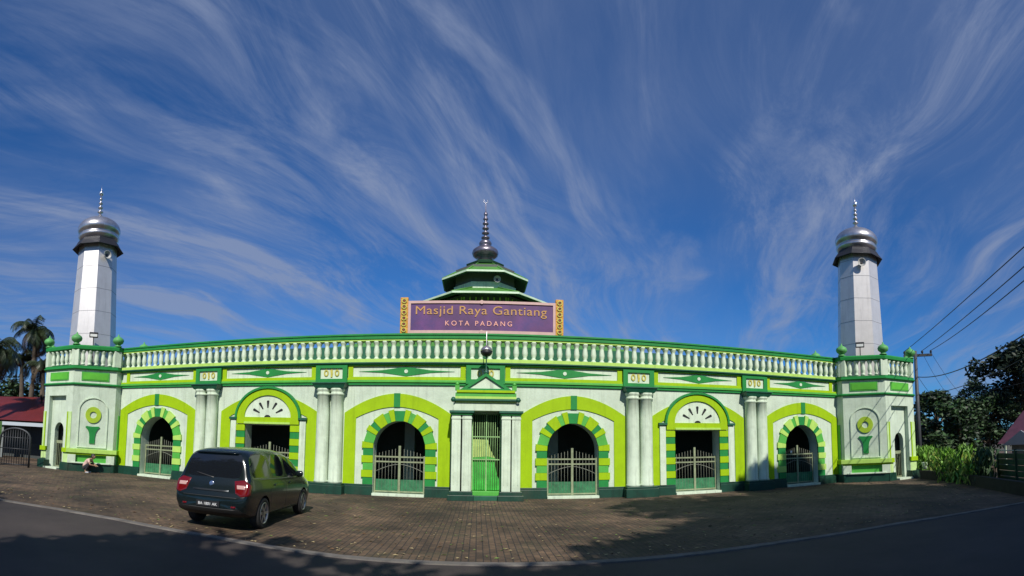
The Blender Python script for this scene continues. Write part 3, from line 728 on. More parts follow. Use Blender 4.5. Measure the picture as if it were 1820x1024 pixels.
def speaker(cx, cyy, al, z, label, rad):
    f = Frame(cx, cyy, al)
    S = thing('horn_speaker', label, 'loudspeaker', f(0, rad, z))
    b = MB(); n = f.n; c = f(0, rad + .16, z)
    prof = [(.06, 0), (.09, .10), (.17, .22), (.20, .26)]
    vs = []; fs = []; seg = 18
    for r, t in prof + [(.185, .26), (.15, .20), (.05, .12)]:
        for k in range(seg):
            a = 2 * PI * k / seg; vs.append(f(r * math.cos(a), rad + t, z + r * math.sin(a)))
    nn = len(prof) + 3
    for i in range(nn - 1):
        for k in range(seg): fs.append((i * seg + k, i * seg + (k + 1) % seg, (i + 1) * seg + (k + 1) % seg, (i + 1) * seg + k))
    fs.append(tuple(range(seg))); fs.append(tuple((nn - 1) * seg + k for k in range(seg)))
    b.add(vs, fs, mat('speaker_grey', (.40, .40, .38), .5, var=.2), True); b.build('horn', S)
    g = MB(f); g.box(-.05, .05, rad - .1, rad + .12, z - .05, z + .05, BLACK); g.build('driver', S)
    g = MB(f); g.prism([[(.05 * math.cos(k * PI / 6), z + .05 * math.sin(k * PI / 6)) for k in range(12)]], rad + .125, rad + .18, BLACK); g.build('throat', S)
speaker(-17.18, .40, R(69), 10.22, 'grey horn loudspeaker high on the left minaret', .89)
speaker(17.0, .5, R(-33), 10.28, 'grey horn loudspeaker high on the right minaret', .93)
def flood(cx, cyy, al, label, u=0.0):
    f = Frame(cx, cyy, al); S = thing('floodlight', label, 'floodlight', f(u, 1.5, 5.9))
    b = MB(f); b.box(u - .2, u + .2, 1.45, 1.60, 6.12, 6.36, BLACK); b.build('housing', S, bevel=.02)
    b = MB(f); b.box(u - .16, u + .16, 1.60, 1.612, 6.15, 6.27, mat('lamp_glass', (.75, .75, .72), .15)); b.build('lens', S)
    b = MB(f); b.box(u - .02, u + .02, 1.46, 1.52, 4.70, 6.12, BLACK); b.build('stand', S)
flood(-17.18, .40, R(46), 'small black floodlight at the foot of the left minaret')
flood(17.0, .5, R(-45), 'small black floodlight at the foot of the right minaret')

# ------------------------------------------------------------------ mosque hall with tiered roof
HX, HY = .3, 12.0
H = thing('mosque_hall', 'prayer hall with tiered octagonal green roof rising behind the name board', 'building', (HX, HY, 0))
def roof_tier(r0, z0, r1, z1, parent):
    """eave apothem r0 at z0, top r1 at z1, with underside"""
    b = MB(); octa_solid(b, (HX, HY), [(r1, z1 - .14), (r0 - .05, z0 - .08), (r0, z0 - .05), (r0, z0), (r1, z1)], ROOFG); o = b.build('roof', parent)
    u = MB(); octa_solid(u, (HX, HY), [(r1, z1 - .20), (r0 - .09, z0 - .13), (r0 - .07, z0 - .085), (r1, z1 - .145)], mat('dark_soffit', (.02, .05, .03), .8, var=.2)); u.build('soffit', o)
    f = MB(); vs = []; fs = []
    for aa, z in ((r0 + .012, z0 - .07), (r0 + .012, z0 + .03), (r0 - .03, z0 + .035)): vs += octa((HX, HY), aa, z)
    for i in range(2):
        for k in range(8): fs.append((i * 8 + k, i * 8 + (k + 1) % 8, (i + 1) * 8 + (k + 1) % 8, (i + 1) * 8 + k))
    f.add(vs, fs, mat('pale_fascia', (.60, .74, .55), .6, var=.2)); f.build('fascia', o)
    rd = MB(); t0, t1 = octa((HX, HY), r0, z0 + .02), octa((HX, HY), r1, z1 + .03)
    for k in range(8): rd.tube([t0[k], t1[k]], .045, ROOFG, 6)
    rd.build('ridge', o)
    return o
b = MB(); octa_solid(b, (HX, HY), [(2.85, 6.2), (2.85, 9.9)], DARKROOM); b.build('lower_wall', H)
b = MB()
for k in range(8):
    al = k * PI / 4; fr_ = Frame(HX + 2.85 * math.sin(al), HY - 2.85 * math.cos(al), al); b.fr = fr_
    for j in range(8):
        u = -1.13 + j * .32; b.box(u - .035, u + .035, 0, .05, 7.4, 9.75, LIMEP)
b.build('wall_post', H)
roof_tier(4.10, 9.66, 1.7, 10.66, H)
b = MB(); octa_solid(b, (HX, HY), [(1.78, 10.5), (1.78, 10.98)], WHITE2); b.build('upper_wall', H)
b = MB(); octa_solid(b, (HX, HY), [(1.70, 10.98), (1.70, 12.0)], DARKROOM); b.build('louvre_band', H)
roof_tier(2.46, 11.38, .96, 12.32, H)
b = MB(); octa_solid(b, (HX, HY), [(.60, 12.32), (1.05, 12.36), (1.10, 12.46), (.55, 12.72)], mat('dark_green_eave', (.02, .07, .035), .5)); b.build('small_eave', H)
b = MB(); b.lathe([(.45, 12.60), (.40, 12.76), (.58, 12.80), (.74, 12.92), (.79, 13.06), (.74, 13.22), (.56, 13.36), (.36, 13.44), (.30, 13.50), (.36, 13.58), (.38, 13.68), (.30, 13.80), (.14, 13.88)], (HX, HY, 0), 28, DOME2); b.v = [v + Vector((0, 0, .22)) for v in b.v]; d_ = b.build('bulb_dome', H)
b = MB(); prof = [(.09, 13.88)]
for k, r in enumerate((.25, .22, .20, .18, .15, .12)):
    z = 13.92 + k * .29; prof += [(.08, z), (r, z + .06), (r, z + .13), (.08, z + .21)]
prof += [(.03, 15.65), (.02, 16.15), (.001, 16.2)]
b.lathe(prof, (HX, HY, 0), 12, DOME2)
cr = [(.13 * math.cos(R(-30 - 240 * i / 14 + 60 - 90 + 90)), .13 * math.sin(R(-30 - 240 * i / 14 + 60))) for i in range(15)]
b.tube([(HX + .13 * math.sin(R(-130 + 260 * i / 12 + 180)), HY, 16.3 + .13 * math.cos(R(-130 + 260 * i / 12 + 180))) for i in range(13)], .018, DOME, 6)
b.v = [v + Vector((0, 0, .22)) for v in b.v]; b.build('spire', d_)
b = MB(); b.box(-7, 7.6, -5.1, -19, 0, 6.0, DARKROOM); b.build('main_wall', H)
b = MB(); vs = [(HX - 8, HY - 7.2, 6.0), (HX + 8, HY - 7.2, 6.0), (HX + 8, HY + 8, 6.0), (HX - 8, HY + 8, 6.0), (HX - 2.9, HY - 2.86, 7.9), (HX + 2.9, HY - 2.86, 7.9), (HX + 2.9, HY + 2.9, 7.9), (HX - 2.9, HY + 2.9, 7.9)]
b.add(vs, [(0, 1, 5, 4), (1, 2, 6, 5), (2, 3, 7, 6), (3, 0, 4, 7), (0, 3, 2, 1), (4, 5, 6, 7)], ROOFG); b.build('main_roof', H)
f = Frame(HX + 1.35, HY - 1.9, R(10)); b = MB(f)
speaker(HX + .62, HY - 1.75, R(8), 11.05, 'grey horn loudspeaker under the upper eave of the tiered roof', .05)

# ------------------------------------------------------------------ car
def car(loc, head):
    CR = thing('parked_car', 'dark green seven-seat family car parked on the pavers, seen from behind', 'car', loc)
    PAINT = mat('dark_green_car_paint', (.006, .011, .012), .2, metal=.1, spec=.5); 
    PAINT.node_tree.nodes['Principled BSDF'].inputs['Coat Weight'].default_value = .3
    PAINT.node_tree.nodes['Principled BSDF'].inputs['Coat Roughness'].default_value = .04
    GLASS = mat('tinted_glass', (.008, .010, .014), .05, spec=.8)
    TRIM = mat('black_plastic', (.012, .012, .012), .6); TYRE = mat('tyre_rubber', (.018, .018, .018), .8, bump=.3)
    ALLOY = mat('alloy_wheel', (.42, .42, .44), .3, metal=.8); RED = mat('tail_light_red', (.13, .003, .003), .12, spec=.8); CLR = mat('clear_lens', (.50, .30, .28), .12, spec=.8)
    CHR = mat('chrome', (.7, .7, .72), .12, metal=1.0)
    # stations x (0 = rear), z bottom, belt z, top z, half widths at sill / waist / belt / roof edge
    S = [(.00, .42, .58, .62, .60, .70, .69, .66),
         (.05, .34, .66, .70, .70, .79, .78, .72),
         (.12, .30, .86, .90, .76, .83, .80, .70),
         (.17, .28, .96, 1.00, .78, .84, .80, .68),
         (.24, .26, 1.00, 1.26, .79, .845, .81, .68),
         (.33, .24, 1.01, 1.51, .80, .847, .81, .64),
         (.50, .22, 1.01, 1.57, .80, .847, .81, .63),
         (.85, .20, 1.01, 1.59, .80, .847, .81, .635),
         (1.25, .20, 1.00, 1.60, .80, .847, .81, .635),
         (1.33, .20, 1.00, 1.60, .80, .847, .81, .635),
         (1.75, .20, .99, 1.60, .80, .847, .81, .635),
         (2.16, .20, .97, 1.58, .80, .847, .81, .61),
         (2.24, .20, .97, 1.575, .80, .847, .81, .61),
         (2.60, .20, .96, 1.53, .80, .847, .81, .60),
         (2.95, .20, .95, 1.42, .80, .845, .81, .61),
         (3.25, .20, .94, 1.22, .80, .84, .80, .64),
         (3.48, .20, .93, 1.04, .80, .84, .79, .68),
         (3.80, .20, .88, .96, .79, .83, .77, .66),
         (4.10, .22, .80, .87, .76, .80, .73, .60),
         (4.32, .26, .68, .74, .68, .72, .66, .52),
         (4.42, .34, .58, .62, .52, .56, .52, .42)]
    bm = bmesh.new(); rows = []
    for x, z0, zb, zt, ws, ww, wb, wr in S:
        zm = z0 + (zb - z0) * .45; zm2 = z0 + (zb - z0) * .82
        half = [(0, z0), (ws * .85, z0), (ws, z0 + .07), (ww, zm), (ww * .995, zm2), (wb, zb), (wb - .012, zb + .012 if zt - zb > .05 else zb + .006),
                (wr + .02, zt - (.10 if zt - zb > .3 else .015)), (wr - .06, zt - (.02 if zt - zb > .3 else .004)), (wr * .45, zt + .012), (0, zt + .016)]
        pts = half + [(-y, z) for y, z in half[-2:0:-1]]
        rows.append([bm.verts.new((x, y, z)) for y, z in pts])
    np_ = len(rows[0])
    GL_SIDE = [(5, 6), (6, 7), (7, 8), (9, 10), (10, 11), (12, 13), (13, 14)]
    for i in range(len(rows) - 1):
        for k in range(np_):
            f = bm.faces.new((rows[i][k], rows[i][(k + 1) % np_], rows[i + 1][(k + 1) % np_], rows[i + 1][k])); f.smooth = True
            kk = k if k < 10 else np_ - 1 - k
            mi = 0
            if kk == 6 and 5 <= i <= 14 and i not in (8, 11): mi = 1
            if kk in (8, 9) and i in (3, 4): mi = 2                 # rear window
            if kk in (8, 9) and i in (14, 15) : mi = 3         # windscreen
            if kk in (0, 1): mi = 4
            f.material_index = mi
    bm.faces.new(rows[0][::-1]); bm.faces.new(rows[-1])
    cl = bm.edges.layers.float.new('crease_edge') if bm.edges.layers.float.get('crease_edge') is None else bm.edges.layers.float['crease_edge']
    for e in bm.edges:
        fm = {f.material_index for f in e.link_faces}
        if len(fm) > 1: e[cl] = .75
    bmesh.ops.recalc_face_normals(bm, faces=bm.faces)
    me = bpy.data.meshes.new('body'); bm.to_mesh(me); bm.free()
    for m in (PAINT, GLASS, GLASS, GLASS, TRIM, TRIM): me.materials.append(m)
    o = bpy.data.objects.new('tmpb', me); COL.objects.link(o)
    ss = o.modifiers.new('s', 'SUBSURF'); ss.levels = 2; ss.render_levels = 2
    cutters = []
    for wx in (.90, 3.50):
        c = MB(); vs = []; fs = []; seg = 28
        for yy in (-1.2, 1.2):
            for k in range(seg): a = 2 * PI * k / seg; vs.append((wx + .355 * math.cos(a), yy, .31 + .355 * math.sin(a)))
        fs = [(k, (k + 1) % seg, seg + (k + 1) % seg, seg + k) for k in range(seg)] + [tuple(range(seg - 1, -1, -1)), tuple(range(seg, 2 * seg))]
        c.add(vs, fs, TRIM); co = c.build('cut'); cutters.append(co)
        bo = o.modifiers.new('b', 'BOOLEAN'); bo.object = co; bo.operation = 'DIFFERENCE'; bo.solver = 'EXACT'
    dg = bpy.context.evaluated_depsgraph_get(); dg.update()
    ev = bpy.data.meshes.new_from_object(o.evaluated_get(dg))
    verts = [v.co.copy() for v in ev.vertices]
    M4 = Matrix.Translation(loc) @ Matrix.Rotation(head, 4, 'Z') @ Matrix.Diagonal((.95, .92, .95, 1))
    def put(name, keep, m, par=CR, push=0.0):
        used = {}; vs = []; fs = []
        for p in ev.polygons:
            if p.material_index in keep:
                ix = []
                for i in p.vertices:
                    if i not in used: used[i] = len(vs); vs.append(M4 @ (verts[i] + ev.vertices[i].normal * push))
                    ix.append(used[i])
                fs.append(tuple(ix))
        b = MB(); b.add(vs, fs, m, True); return b.build(name, par, fixn=False)
    body = put('body', (0,), PAINT)
    put('side_window', (1,), GLASS); put('rear_window', (2,), GLASS); put('windscreen', (3,), GLASS); put('underbody', (4, 5), TRIM)
    bpy.data.objects.remove(o)
    for c in cutters: bpy.data.objects.remove(c)
    def P3(x, y, z): return M4 @ Vector((x, y, z))
    class CF:   # car frame: u = across (to the right seen from behind), d = rearwards from x=0, z up
        def __call__(s, u, d, z): return P3(-d, -u, z)
    cf = CF()
    # wheels
    for wx in (.90, 3.50):
        for sd in (-1, 1):
            tb = MB(); seg = 28
            prof = [(.20, .10), (.27, .105), (.30, .095), (.31, .07), (.31, -.07), (.30, -.095), (.27, -.105), (.20, -.10)]
            vs = []; fs = []
            for r, t in prof:
                for k in range(seg): a = 2 * PI * k / seg; vs.append(P3(wx + r * math.cos(a), sd * (.735 + t), .31 + r * math.sin(a)))
            for i in range(len(prof)):
                j = (i + 1) % len(prof)
                for k in range(seg): fs.append((i * seg + k, i * seg + (k + 1) % seg, j * seg + (k + 1) % seg, j * seg + k))
            tb.add(vs, fs, TYRE, True); wheel = tb.build('wheel', CR)
            rb = MB(); yo = sd * (.735 + .085)
            vs = []; fs = []
            for r, t in ((.215, .02), (.205, .03), (.19, .0), (.185, -.05)):
                for k in range(seg): a = 2 * PI * k / seg; vs.append(P3(wx + r * math.cos(a), yo + sd * t, .31 + r * math.sin(a)))
            for i in range(3):
                for k in range(seg): fs.append((i * seg + k, i * seg + (k + 1) % seg, (i + 1) * seg + (k + 1) % seg, (i + 1) * seg + k))
            rb.add(vs, fs, ALLOY, True)
            for q_ in range(6):
                a = 2 * PI * q_ / 6; ca, sa = math.cos(a), math.sin(a)
                def sp(r, w, t): return P3(wx + r * ca - w * sa, yo + sd * t, .31 + r * sa + w * ca)
                v = [sp(.03, -.035, .01), sp(.03, .035, .01), sp(.20, .024, .015), sp(.20, -.024, .015), sp(.03, -.035, -.02), sp(.03, .035, -.02), sp(.20, .024, -.02), sp(.20, -.024, -.02)]
                rb.add(v, [(0, 1, 2, 3), (7, 6, 5, 4), (0, 4, 5, 1), (1, 5, 6, 2), (2, 6, 7, 3), (3, 7, 4, 0)], ALLOY)
            hub = [P3(wx + .05 * math.cos(k * PI / 6), yo + sd * .022, .31 + .05 * math.sin(k * PI / 6)) for k in range(12)]; rb.add(hub, [tuple(range(12))], ALLOY)
            rb.build('rim', wheel)
            db = MB(); db.add([P3(wx + .20 * math.cos(k * PI / 10), yo - sd * .055, .31 + .20 * math.sin(k * PI / 10)) for k in range(20)], [tuple(range(20))], TRIM); db.build('brake_disc', wheel)
    # things projected on the shell: tail lamps, bumper shadow band, plate, handles, mirrors
    from mathutils.bvhtree import BVHTree
    bv = BVHTree.FromPolygons(verts, [tuple(p.vertices) for p in ev.polygons])
    def decal(name, pts3, direction, m, th=.012, par=CR, div=6):
        """outline (x,y,z tuples, roughly planar) laid on the shell along direction"""
        dv = Vector(direction); c = sum((Vector(p) for p in pts3), Vector()) / len(pts3)
        rings = []
        for s_ in [j / div for j in range(div + 1)]:
            rg = []
            for p in pts3:
                q = c.lerp(Vector(p), s_); hit = bv.ray_cast(q - dv * 1.0, dv)
                hp = hit[0] if hit[0] is not None else q
                edge = th if s_ < .999 else -.004
                rg.append(M4 @ (hp - dv * edge))
            rings.append(rg)
        n_ = len(pts3); vs = [v for r in rings for v in r]; fs = []
        for i in range(1, div):
            for k in range(n_): fs.append((i * n_ + k, i * n_ + (k + 1) % n_, (i + 1) * n_ + (k + 1) % n_, (i + 1) * n_ + k))
        fs.append(tuple(n_ + k for k in range(n_)))
        b = MB(); b.add(vs, fs, m, True); return b.build(name, par)
    def dens(pts, k=4):
        o_ = []
        for i in range(len(pts)):
            a, b_ = Vector(pts[i]), Vector(pts[(i + 1) % len(pts)])
            for j in range(k): o_.append(tuple(a.lerp(b_, j / k)))
        return o_
    for sd in (-1, 1):
        dr = Vector((.80, -sd * .60, 0)).normalized()
        tl = decal('tail_light', dens([(0, sd * .60, .97), (0, sd * .60, .74), (0.05, sd * .68, .68), (.25, sd * .80, .70), (.30, sd * .82, .88), (.12, sd * .74, 1.0)]), dr, RED, .016)
        decal('reversing_lens', dens([(0, sd * .63, .90), (0, sd * .63, .82), (.12, sd * .74, .82), (.14, sd * .75, .90)]), dr, CLR, .022, tl)
        sdv = (0, -sd, 0)
        for hx in (1.42, 2.35): decal('door_handle', dens([(hx, sd, .86), (hx + .17, sd, .87), (hx + .17, sd, .84), (hx, sd, .83)], 2), sdv, PAINT, .028)
        for x0 in (1.28, 2.20): decal('door_seam', dens([(x0, sd, .97), (x0 + .012, sd, .97), (x0 + .012 + (.0 if x0 > 2 else .0), sd, .30), (x0, sd, .30)], 3), sdv, BLACK, .002)
        decal('sill_trim', dens([(1.28, sd, .30), (3.12, sd, .30), (3.12, sd, .25), (1.28, sd, .25)], 6), sdv, TRIM, .006)
        decal('waist_strip', dens([(.62, sd, 1.005), (3.0, sd, .955), (3.0, sd, .935), (.62, sd, .985)], 8), sdv, mat('grey_trim', (.12, .13, .12), .3, metal=.6), .008)
        mb_ = MB(); cx_ = 2.88
        vs = []; fs = []
        for i, t in enumerate((0, .06, .17, .2)):
            sc_ = (.55, 1, .95, .5)[i]
            for k in range(10):
                a = 2 * PI * k / 10; vs.append(P3(cx_ + .05 * math.cos(a) * sc_ - t * .12, sd * (.81 + t), 1.03 + .075 * math.sin(a) * sc_))
        for i in range(3):
            for k in range(10): fs.append((i * 10 + k, i * 10 + (k + 1) % 10, i * 10 + 10 + (k + 1) % 10, i * 10 + 10 + k))
        fs += [tuple(range(10)), tuple(30 + k for k in range(10))]
        mb_.add(vs, fs, PAINT, True); mb_.build('wing_mirror', CR)
        decal('headlight', dens([(4.35, sd * .45, .66), (4.35, sd * .45, .78), (4.0, sd * .72, .86), (4.0, sd * .74, .72)]), Vector((-.9, -sd * .4, 0)).normalized(), CLR, .012)
    bk = (1, 0, 0)
    decal('bumper_shadow_skirt', dens([(0, -.66, .44), (0, .66, .44), (0, .62, .34), (0, -.62, .34)], 6), bk, TRIM, .012)  # black band paints the shadow over the lower half of the bumper
    bp = MB(cf); bp.box(-.26, .26, .0, .022, .46, .57, BLACK); pl = bp.build('number_plate', CR)
    def ctext(body, u, z, size, width, m, d, par, name='lettering'):
        r = text(body, 0, 0, size, width, m, 0, .004); vs = [cf(u + v.x, d - v.y, z + v.z) for v in r.v]; b = MB(); b.add(vs, r.f, m); return b.build(name, par)
    ctext('BA 1801 AK', 0, .485, .075, .42, mat('plate_white', (.75, .75, .75), .5), .0225, pl)
    decal('plate_garnish', dens([(0, -.42, .79), (0, .42, .79), (0, .42, .755), (0, -.42, .755)], 5), bk, mat('dark_garnish', (.03, .035, .04), .35, metal=.6), .015)
    em = decal('badge', [(0, .055 * math.cos(k * PI / 8), .90 + .055 * math.sin(k * PI / 8)) for k in range(16)], bk, CHR, .022)
    decal('rear_wiper', dens([(.1, -.02, 1.02), (.1, .40, 1.10), (.1, .40, 1.085), (.1, -.02, 1.0)], 4), bk, BLACK, .015)
    decal('rear_spoiler', dens([(.3, -.52, 1.53), (.3, .52, 1.53), (.3, .54, 1.49), (.3, -.54, 1.49)], 6), bk, PAINT, .07)
    decal('hatch_seam', dens([(0, -.66, .662), (0, .66, .662), (0, .66, .652), (0, -.66, .652)], 6), bk, BLACK, .004)
    for sd in (-1, 1):
        decal('exhaust_reflector', dens([(0, sd * .50, .50), (0, sd * .60, .50), (0, sd * .60, .47), (0, sd * .50, .47)], 2), bk, RED, .02)
    return CR
car(Vector((-4.69, -9.02, 0.004)), R(90 + 2.2))

# ------------------------------------------------------------------ person crouching at the left tower
def skin(name, chains, m, parent):
    """chains: list of lists of (x,y,z,r); the first point of later chains may repeat an earlier point"""
    bm = bmesh.new(); lay = bm.verts.layers.skin.verify(); key = {}
    def V(p):
        k = tuple(round(c, 3) for c in p[:3])
        if k not in key:
            v = bm.verts.new(p[:3]); v[lay].radius = (p[3], p[3]); v[lay].use_root = not key; key[k] = v
        return key[k]
    for ch in chains:
        vs = [V(p) for p in ch]
        for a, b in zip(vs, vs[1:]):
            if not bm.edges.get((a, b)): bm.edges.new((a, b))
    me = bpy.data.meshes.new('t'); bm.to_mesh(me); bm.free()
    o = bpy.data.objects.new('t', me); COL.objects.link(o)
    o.modifiers.new('s', 'SKIN'); s = o.modifiers.new('b', 'SUBSURF'); s.levels = s.render_levels = 2
    dg = bpy.context.evaluated_depsgraph_get(); dg.update()
    ev = bpy.data.meshes.new_from_object(o.evaluated_get(dg)); bpy.data.objects.remove(o)
    ev.name = name; ev.materials.clear(); ev.materials.append(m)
    for p in ev.polygons: p.use_smooth = True
    r = bpy.data.objects.new(name, ev); COL.objects.link(r); r.parent = parent
    return r
def person(loc, head):
    PR = thing('person', 'person in pale pink shirt and black trousers crouching by the left tower', 'person', loc)
    SK = mat('skin', (.35, .20, .13), .55); SH = mat('pink_shirt', (.62, .42, .36), .8); TR = mat('black_trousers', (.02, .02, .025), .8); HR = mat('black_hair', (.01, .01, .01), .5); SHO = mat('pale_sandals', (.45, .48, .52), .7)
    # facing +x, seated on a 0.36 m plinth
    body = [[(-.05, 0, .20, .12), (-.01, 0, .33, .11), (.08, 0, .47, .115), (.17, 0, .56, .09), (.24, 0, .60, .045), (.29, 0, .62, .05)]]
    for s in (-1, 1):
        body.append([(-.05, 0, .20, .12), (-.02, s * .10, .20, .085), (.28, s * .15, .43, .055), (.13, s * .13, .24, .045), (.04, s * .12, .07, .035), (.07, s * .12, .035, .035), (.20, s * .13, .025, .022)])
        body.append([(.17, 0, .56, .09), (.19, s * .15, .54, .048), (.30, s * .22, .36, .036), (.42, s * .12, .33, .027), (.47, s * .09, .32, .020)])
        for k, (dy, ln) in enumerate(((-.022, .060), (-.008, .068), (.007, .064), (.021, .052))):
            body.append([(.47, s * .09, .32, .020), (.50, s * .09 + dy, .312, .009), (.50 + ln * .5, s * .09 + dy, .300, .008), (.50 + ln * .8, s * .09 + dy * 1.1, .278, .007)])
        body.append([(.47, s * .09, .32, .020), (.485, s * .055, .315, .010), (.51, s * .045, .300, .008)])
    b = skin('body', body, SK, PR)
    hd = MB(); vs = []; fs = []; 
    c = Vector((.34, 0, .70)); n1, n2 = 14, 12
    for i in range(n1 + 1):
        ph = PI * i / n1
        for k in range(n2 * 2):
            th = PI * k / n2; x = math.sin(ph) * math.cos(th); y = math.sin(ph) * math.sin(th); z = math.cos(ph)
            rx = .098 + (.022 * math.exp(-((z + .05) ** 2) / .02 - (y ** 2) / .02) if x > .5 else 0) - (.012 if z < -.5 else 0)
            vs.append(c + Vector((x * rx, y * (.075 if z > -.3 else .062), z * .118)))
    for i in range(n1):
        for k in range(n2 * 2): fs.append((i * 24 + k, i * 24 + (k + 1) % 24, i * 24 + 24 + (k + 1) % 24, i * 24 + 24 + k))
    hd.add([v + Vector(loc) for v in vs], fs, SK, True); 
    for s in (-1, 1): hd.lathe([(.001, -.03), (.014, -.02), (.018, 0), (.014, .02), (.001, .03)], Vector(loc) + c + Vector((-.005, s * .077, -.01)), 8, SK)
    h = hd.build('head', b)
    ft = MB()
    for s in (-1, 1): ft.lathe([(.001, -.010), (.010, 0), (.001, .010)], Vector(loc) + c + Vector((.088, s * .032, .012)), 8, BLACK)
    ft.tube([Vector(loc) + c + Vector((.094, y, -.055)) for y in (-.025, 0, .025)], .005, mat('lips', (.30, .10, .08), .5), 5)
    ft.build('facial_features', h)
    hr = MB(); hv = []; hf = []
    for i in range(9):
        ph = PI * .62 * i / 8
        for k in range(20):
            th = 2 * PI * k / 20; cut = 1.0
            x = math.sin(ph) * math.cos(th); y = math.sin(ph) * math.sin(th); z = math.cos(ph)
            if x > .35 and z < .45: z = .45 + (z - .45) * .1; 
            hv.append(Vector(loc) + c + Vector((x * .108 - .012, y * .086, z * .128 + .006)))
    for i in range(8):
        for k in range(20): hf.append((i * 20 + k, i * 20 + (k + 1) % 20, i * 20 + 20 + (k + 1) % 20, i * 20 + 20 + k))
    hr.add(hv, hf, HR, True); hr.build('hair', h)
    sh = [[(-.045, 0, .22, .132), (-.01, 0, .33, .128), (.08, 0, .47, .132), (.17, 0, .56, .106), (.225, 0, .592, .062)]]
    for s in (-1, 1): sh.append([(.17, 0, .56, .106), (.19, s * .15, .54, .064), (.255, s * .195, .43, .052)])
    skin('shirt', sh, SH, b)
    tr = [[(-.05, 0, .20, .13), (-.04, 0, .25, .125)]]
    for s in (-1, 1): tr.append([(-.05, 0, .20, .13), (-.02, s * .10, .20, .098), (.28, s * .15, .43, .070), (.13, s * .13, .24, .060), (.055, s * .122, .11, .054)])
    skin('trousers', tr, TR, b)
    for s in (-1, 1): skin('sandal', [[(.04, s * .12, .022, .035), (.13, s * .125, .02, .036), (.22, s * .13, .018, .030)]], SHO, b)
    PR.rotation_euler = (0, 0, head)
    return PR
person(Vector((-15.25, -1.52, 0.004)), R(20))

# ------------------------------------------------------------------ vegetation
def leaves(mb, rng, centers, radii, n, size, m, flat=.6, asp=.45):
    """n leaf quads spread in ellipsoidal clumps"""
    cen = np.array(centers)[rng.integers(0, len(centers), n)]; rad = np.array(radii)[rng.integers(0, len(radii), n)] if np.ndim(radii) == 1 else np.array(radii)
    d = rng.normal(size=(n, 3)); d /= np.linalg.norm(d, axis=1)[:, None]; d *= (rng.random(n) ** .45)[:, None]
    d[:, 2] *= flat
    p = cen + d * np.reshape(rad, (-1, 1))
    a = rng.normal(size=(n, 3)); a[:, 2] *= .5; a /= np.linalg.norm(a, axis=1)[:, None]
    b = rng.normal(size=(n, 3)); b -= (b * a).sum(1)[:, None] * a; b /= np.linalg.norm(b, axis=1)[:, None]
    s = size * (.6 + .8 * rng.random(n))[:, None]
    v = np.stack([p - a * s, p + b * s * asp, p + a * s, p - b * s * asp], 1).reshape(-1, 3)
    base = len(mb.v); mb.v += [Vector(x) for x in v]; k = mb.mi(m)
    for i in range(n): mb.f.append((base + 4 * i, base + 4 * i + 1, base + 4 * i + 2, base + 4 * i + 3)); mb.m.append(k); mb.sm.append(False)
def tree(label, loc, height, crown_r, seed, n=9000, leaf=.22, mats_=(None,), name='broadleaf_tree', trunk_r=.22, clumps=26, crown_lo=.35, group=None, flat=.7):
    rng = np.random.default_rng(seed); rd = random.Random(seed)
    Tt = thing(name, label, 'tree', loc, group)
    L0 = Vector(loc); t = MB(); top = L0 + Vector((rd.uniform(-.4, .4), rd.uniform(-.4, .4), height * .72))
    pts = [L0.lerp(top, k / 6) + Vector((rd.uniform(-.12, .12), rd.uniform(-.12, .12), 0)) * (k > 0) for k in range(7)]
    t.tube(pts, [trunk_r * (1 - .75 * k / 6) for k in range(7)], BARK, 8)
    cs = []; rs = []
    for j in range(clumps):
        a = rd.uniform(0, 2 * PI); hh = rd.uniform(crown_lo, 1.0); prof_ = math.sin(PI * min(1, (hh - crown_lo) / (1 - crown_lo) * .75 + .22)) ** .7
        rr = crown_r * prof_ * rd.uniform(.35, 1.0); c = L0 + Vector((rr * math.cos(a), rr * math.sin(a), height * hh * .95)); cs.append(tuple(c)); rs.append(crown_r * rd.uniform(.20, .40))
        st = pts[min(6, max(1, int(hh * 6)))]
        mid = st.lerp(c, .5) + Vector((0, 0, .15 * rr)); t.tube([st, mid, c], [trunk_r * .28, trunk_r * .16, trunk_r * .05], BARK, 5)
    t.build('trunk', Tt)
    cr_ = MB(); idx = rng.integers(0, len(cs), n)
    per = n // len(mats_)
    for m in mats_:
        sub = rng.permutation(len(cs))
        cc = [cs[i] for i in sub]
        ii = rng.integers(0, len(cs), per)
        base_c = np.array(cs)[ii]; base_r = np.array(rs)[ii]
        d = rng.normal(size=(per, 3)); d /= np.linalg.norm(d, axis=1)[:, None]; d *= (rng.random(per) ** .4)[:, None]; d[:, 2] *= flat
        p = base_c + d * base_r[:, None]
        a = rng.normal(size=(per, 3)); a[:, 2] *= .5; a /= np.linalg.norm(a, axis=1)[:, None]
        b = rng.normal(size=(per, 3)); b -= (b * a).sum(1)[:, None] * a; b /= np.linalg.norm(b, axis=1)[:, None]
        s = leaf * (.6 + .8 * rng.random(per))[:, None]
        v = np.stack([p - a * s, p + b * s * .45, p + a * s, p - b * s * .45], 1).reshape(-1, 3)
        bs = len(cr_.v); cr_.v += [Vector(x) for x in v]; k = cr_.mi(m)
        cr_.f += [(bs + 4 * i, bs + 4 * i + 1, bs + 4 * i + 2, bs + 4 * i + 3) for i in range(per)]; cr_.m += [k] * per; cr_.sm += [False] * per
    cr_.build('crown', Tt, fixn=False)
    return Tt
def at(x, y, dist):
    """point on the ray through photo pixel x,y (1820 wide) at horizontal distance dist from the camera"""
    th = (x - 910) / FPX; v = (V0 - y) / FPX
    d = FWD * math.cos(th) + RT * math.sin(th) + UP * v; k = dist / math.hypot(d.x, d.y)
    return Vector((0, -DIST, EYE)) + d * k
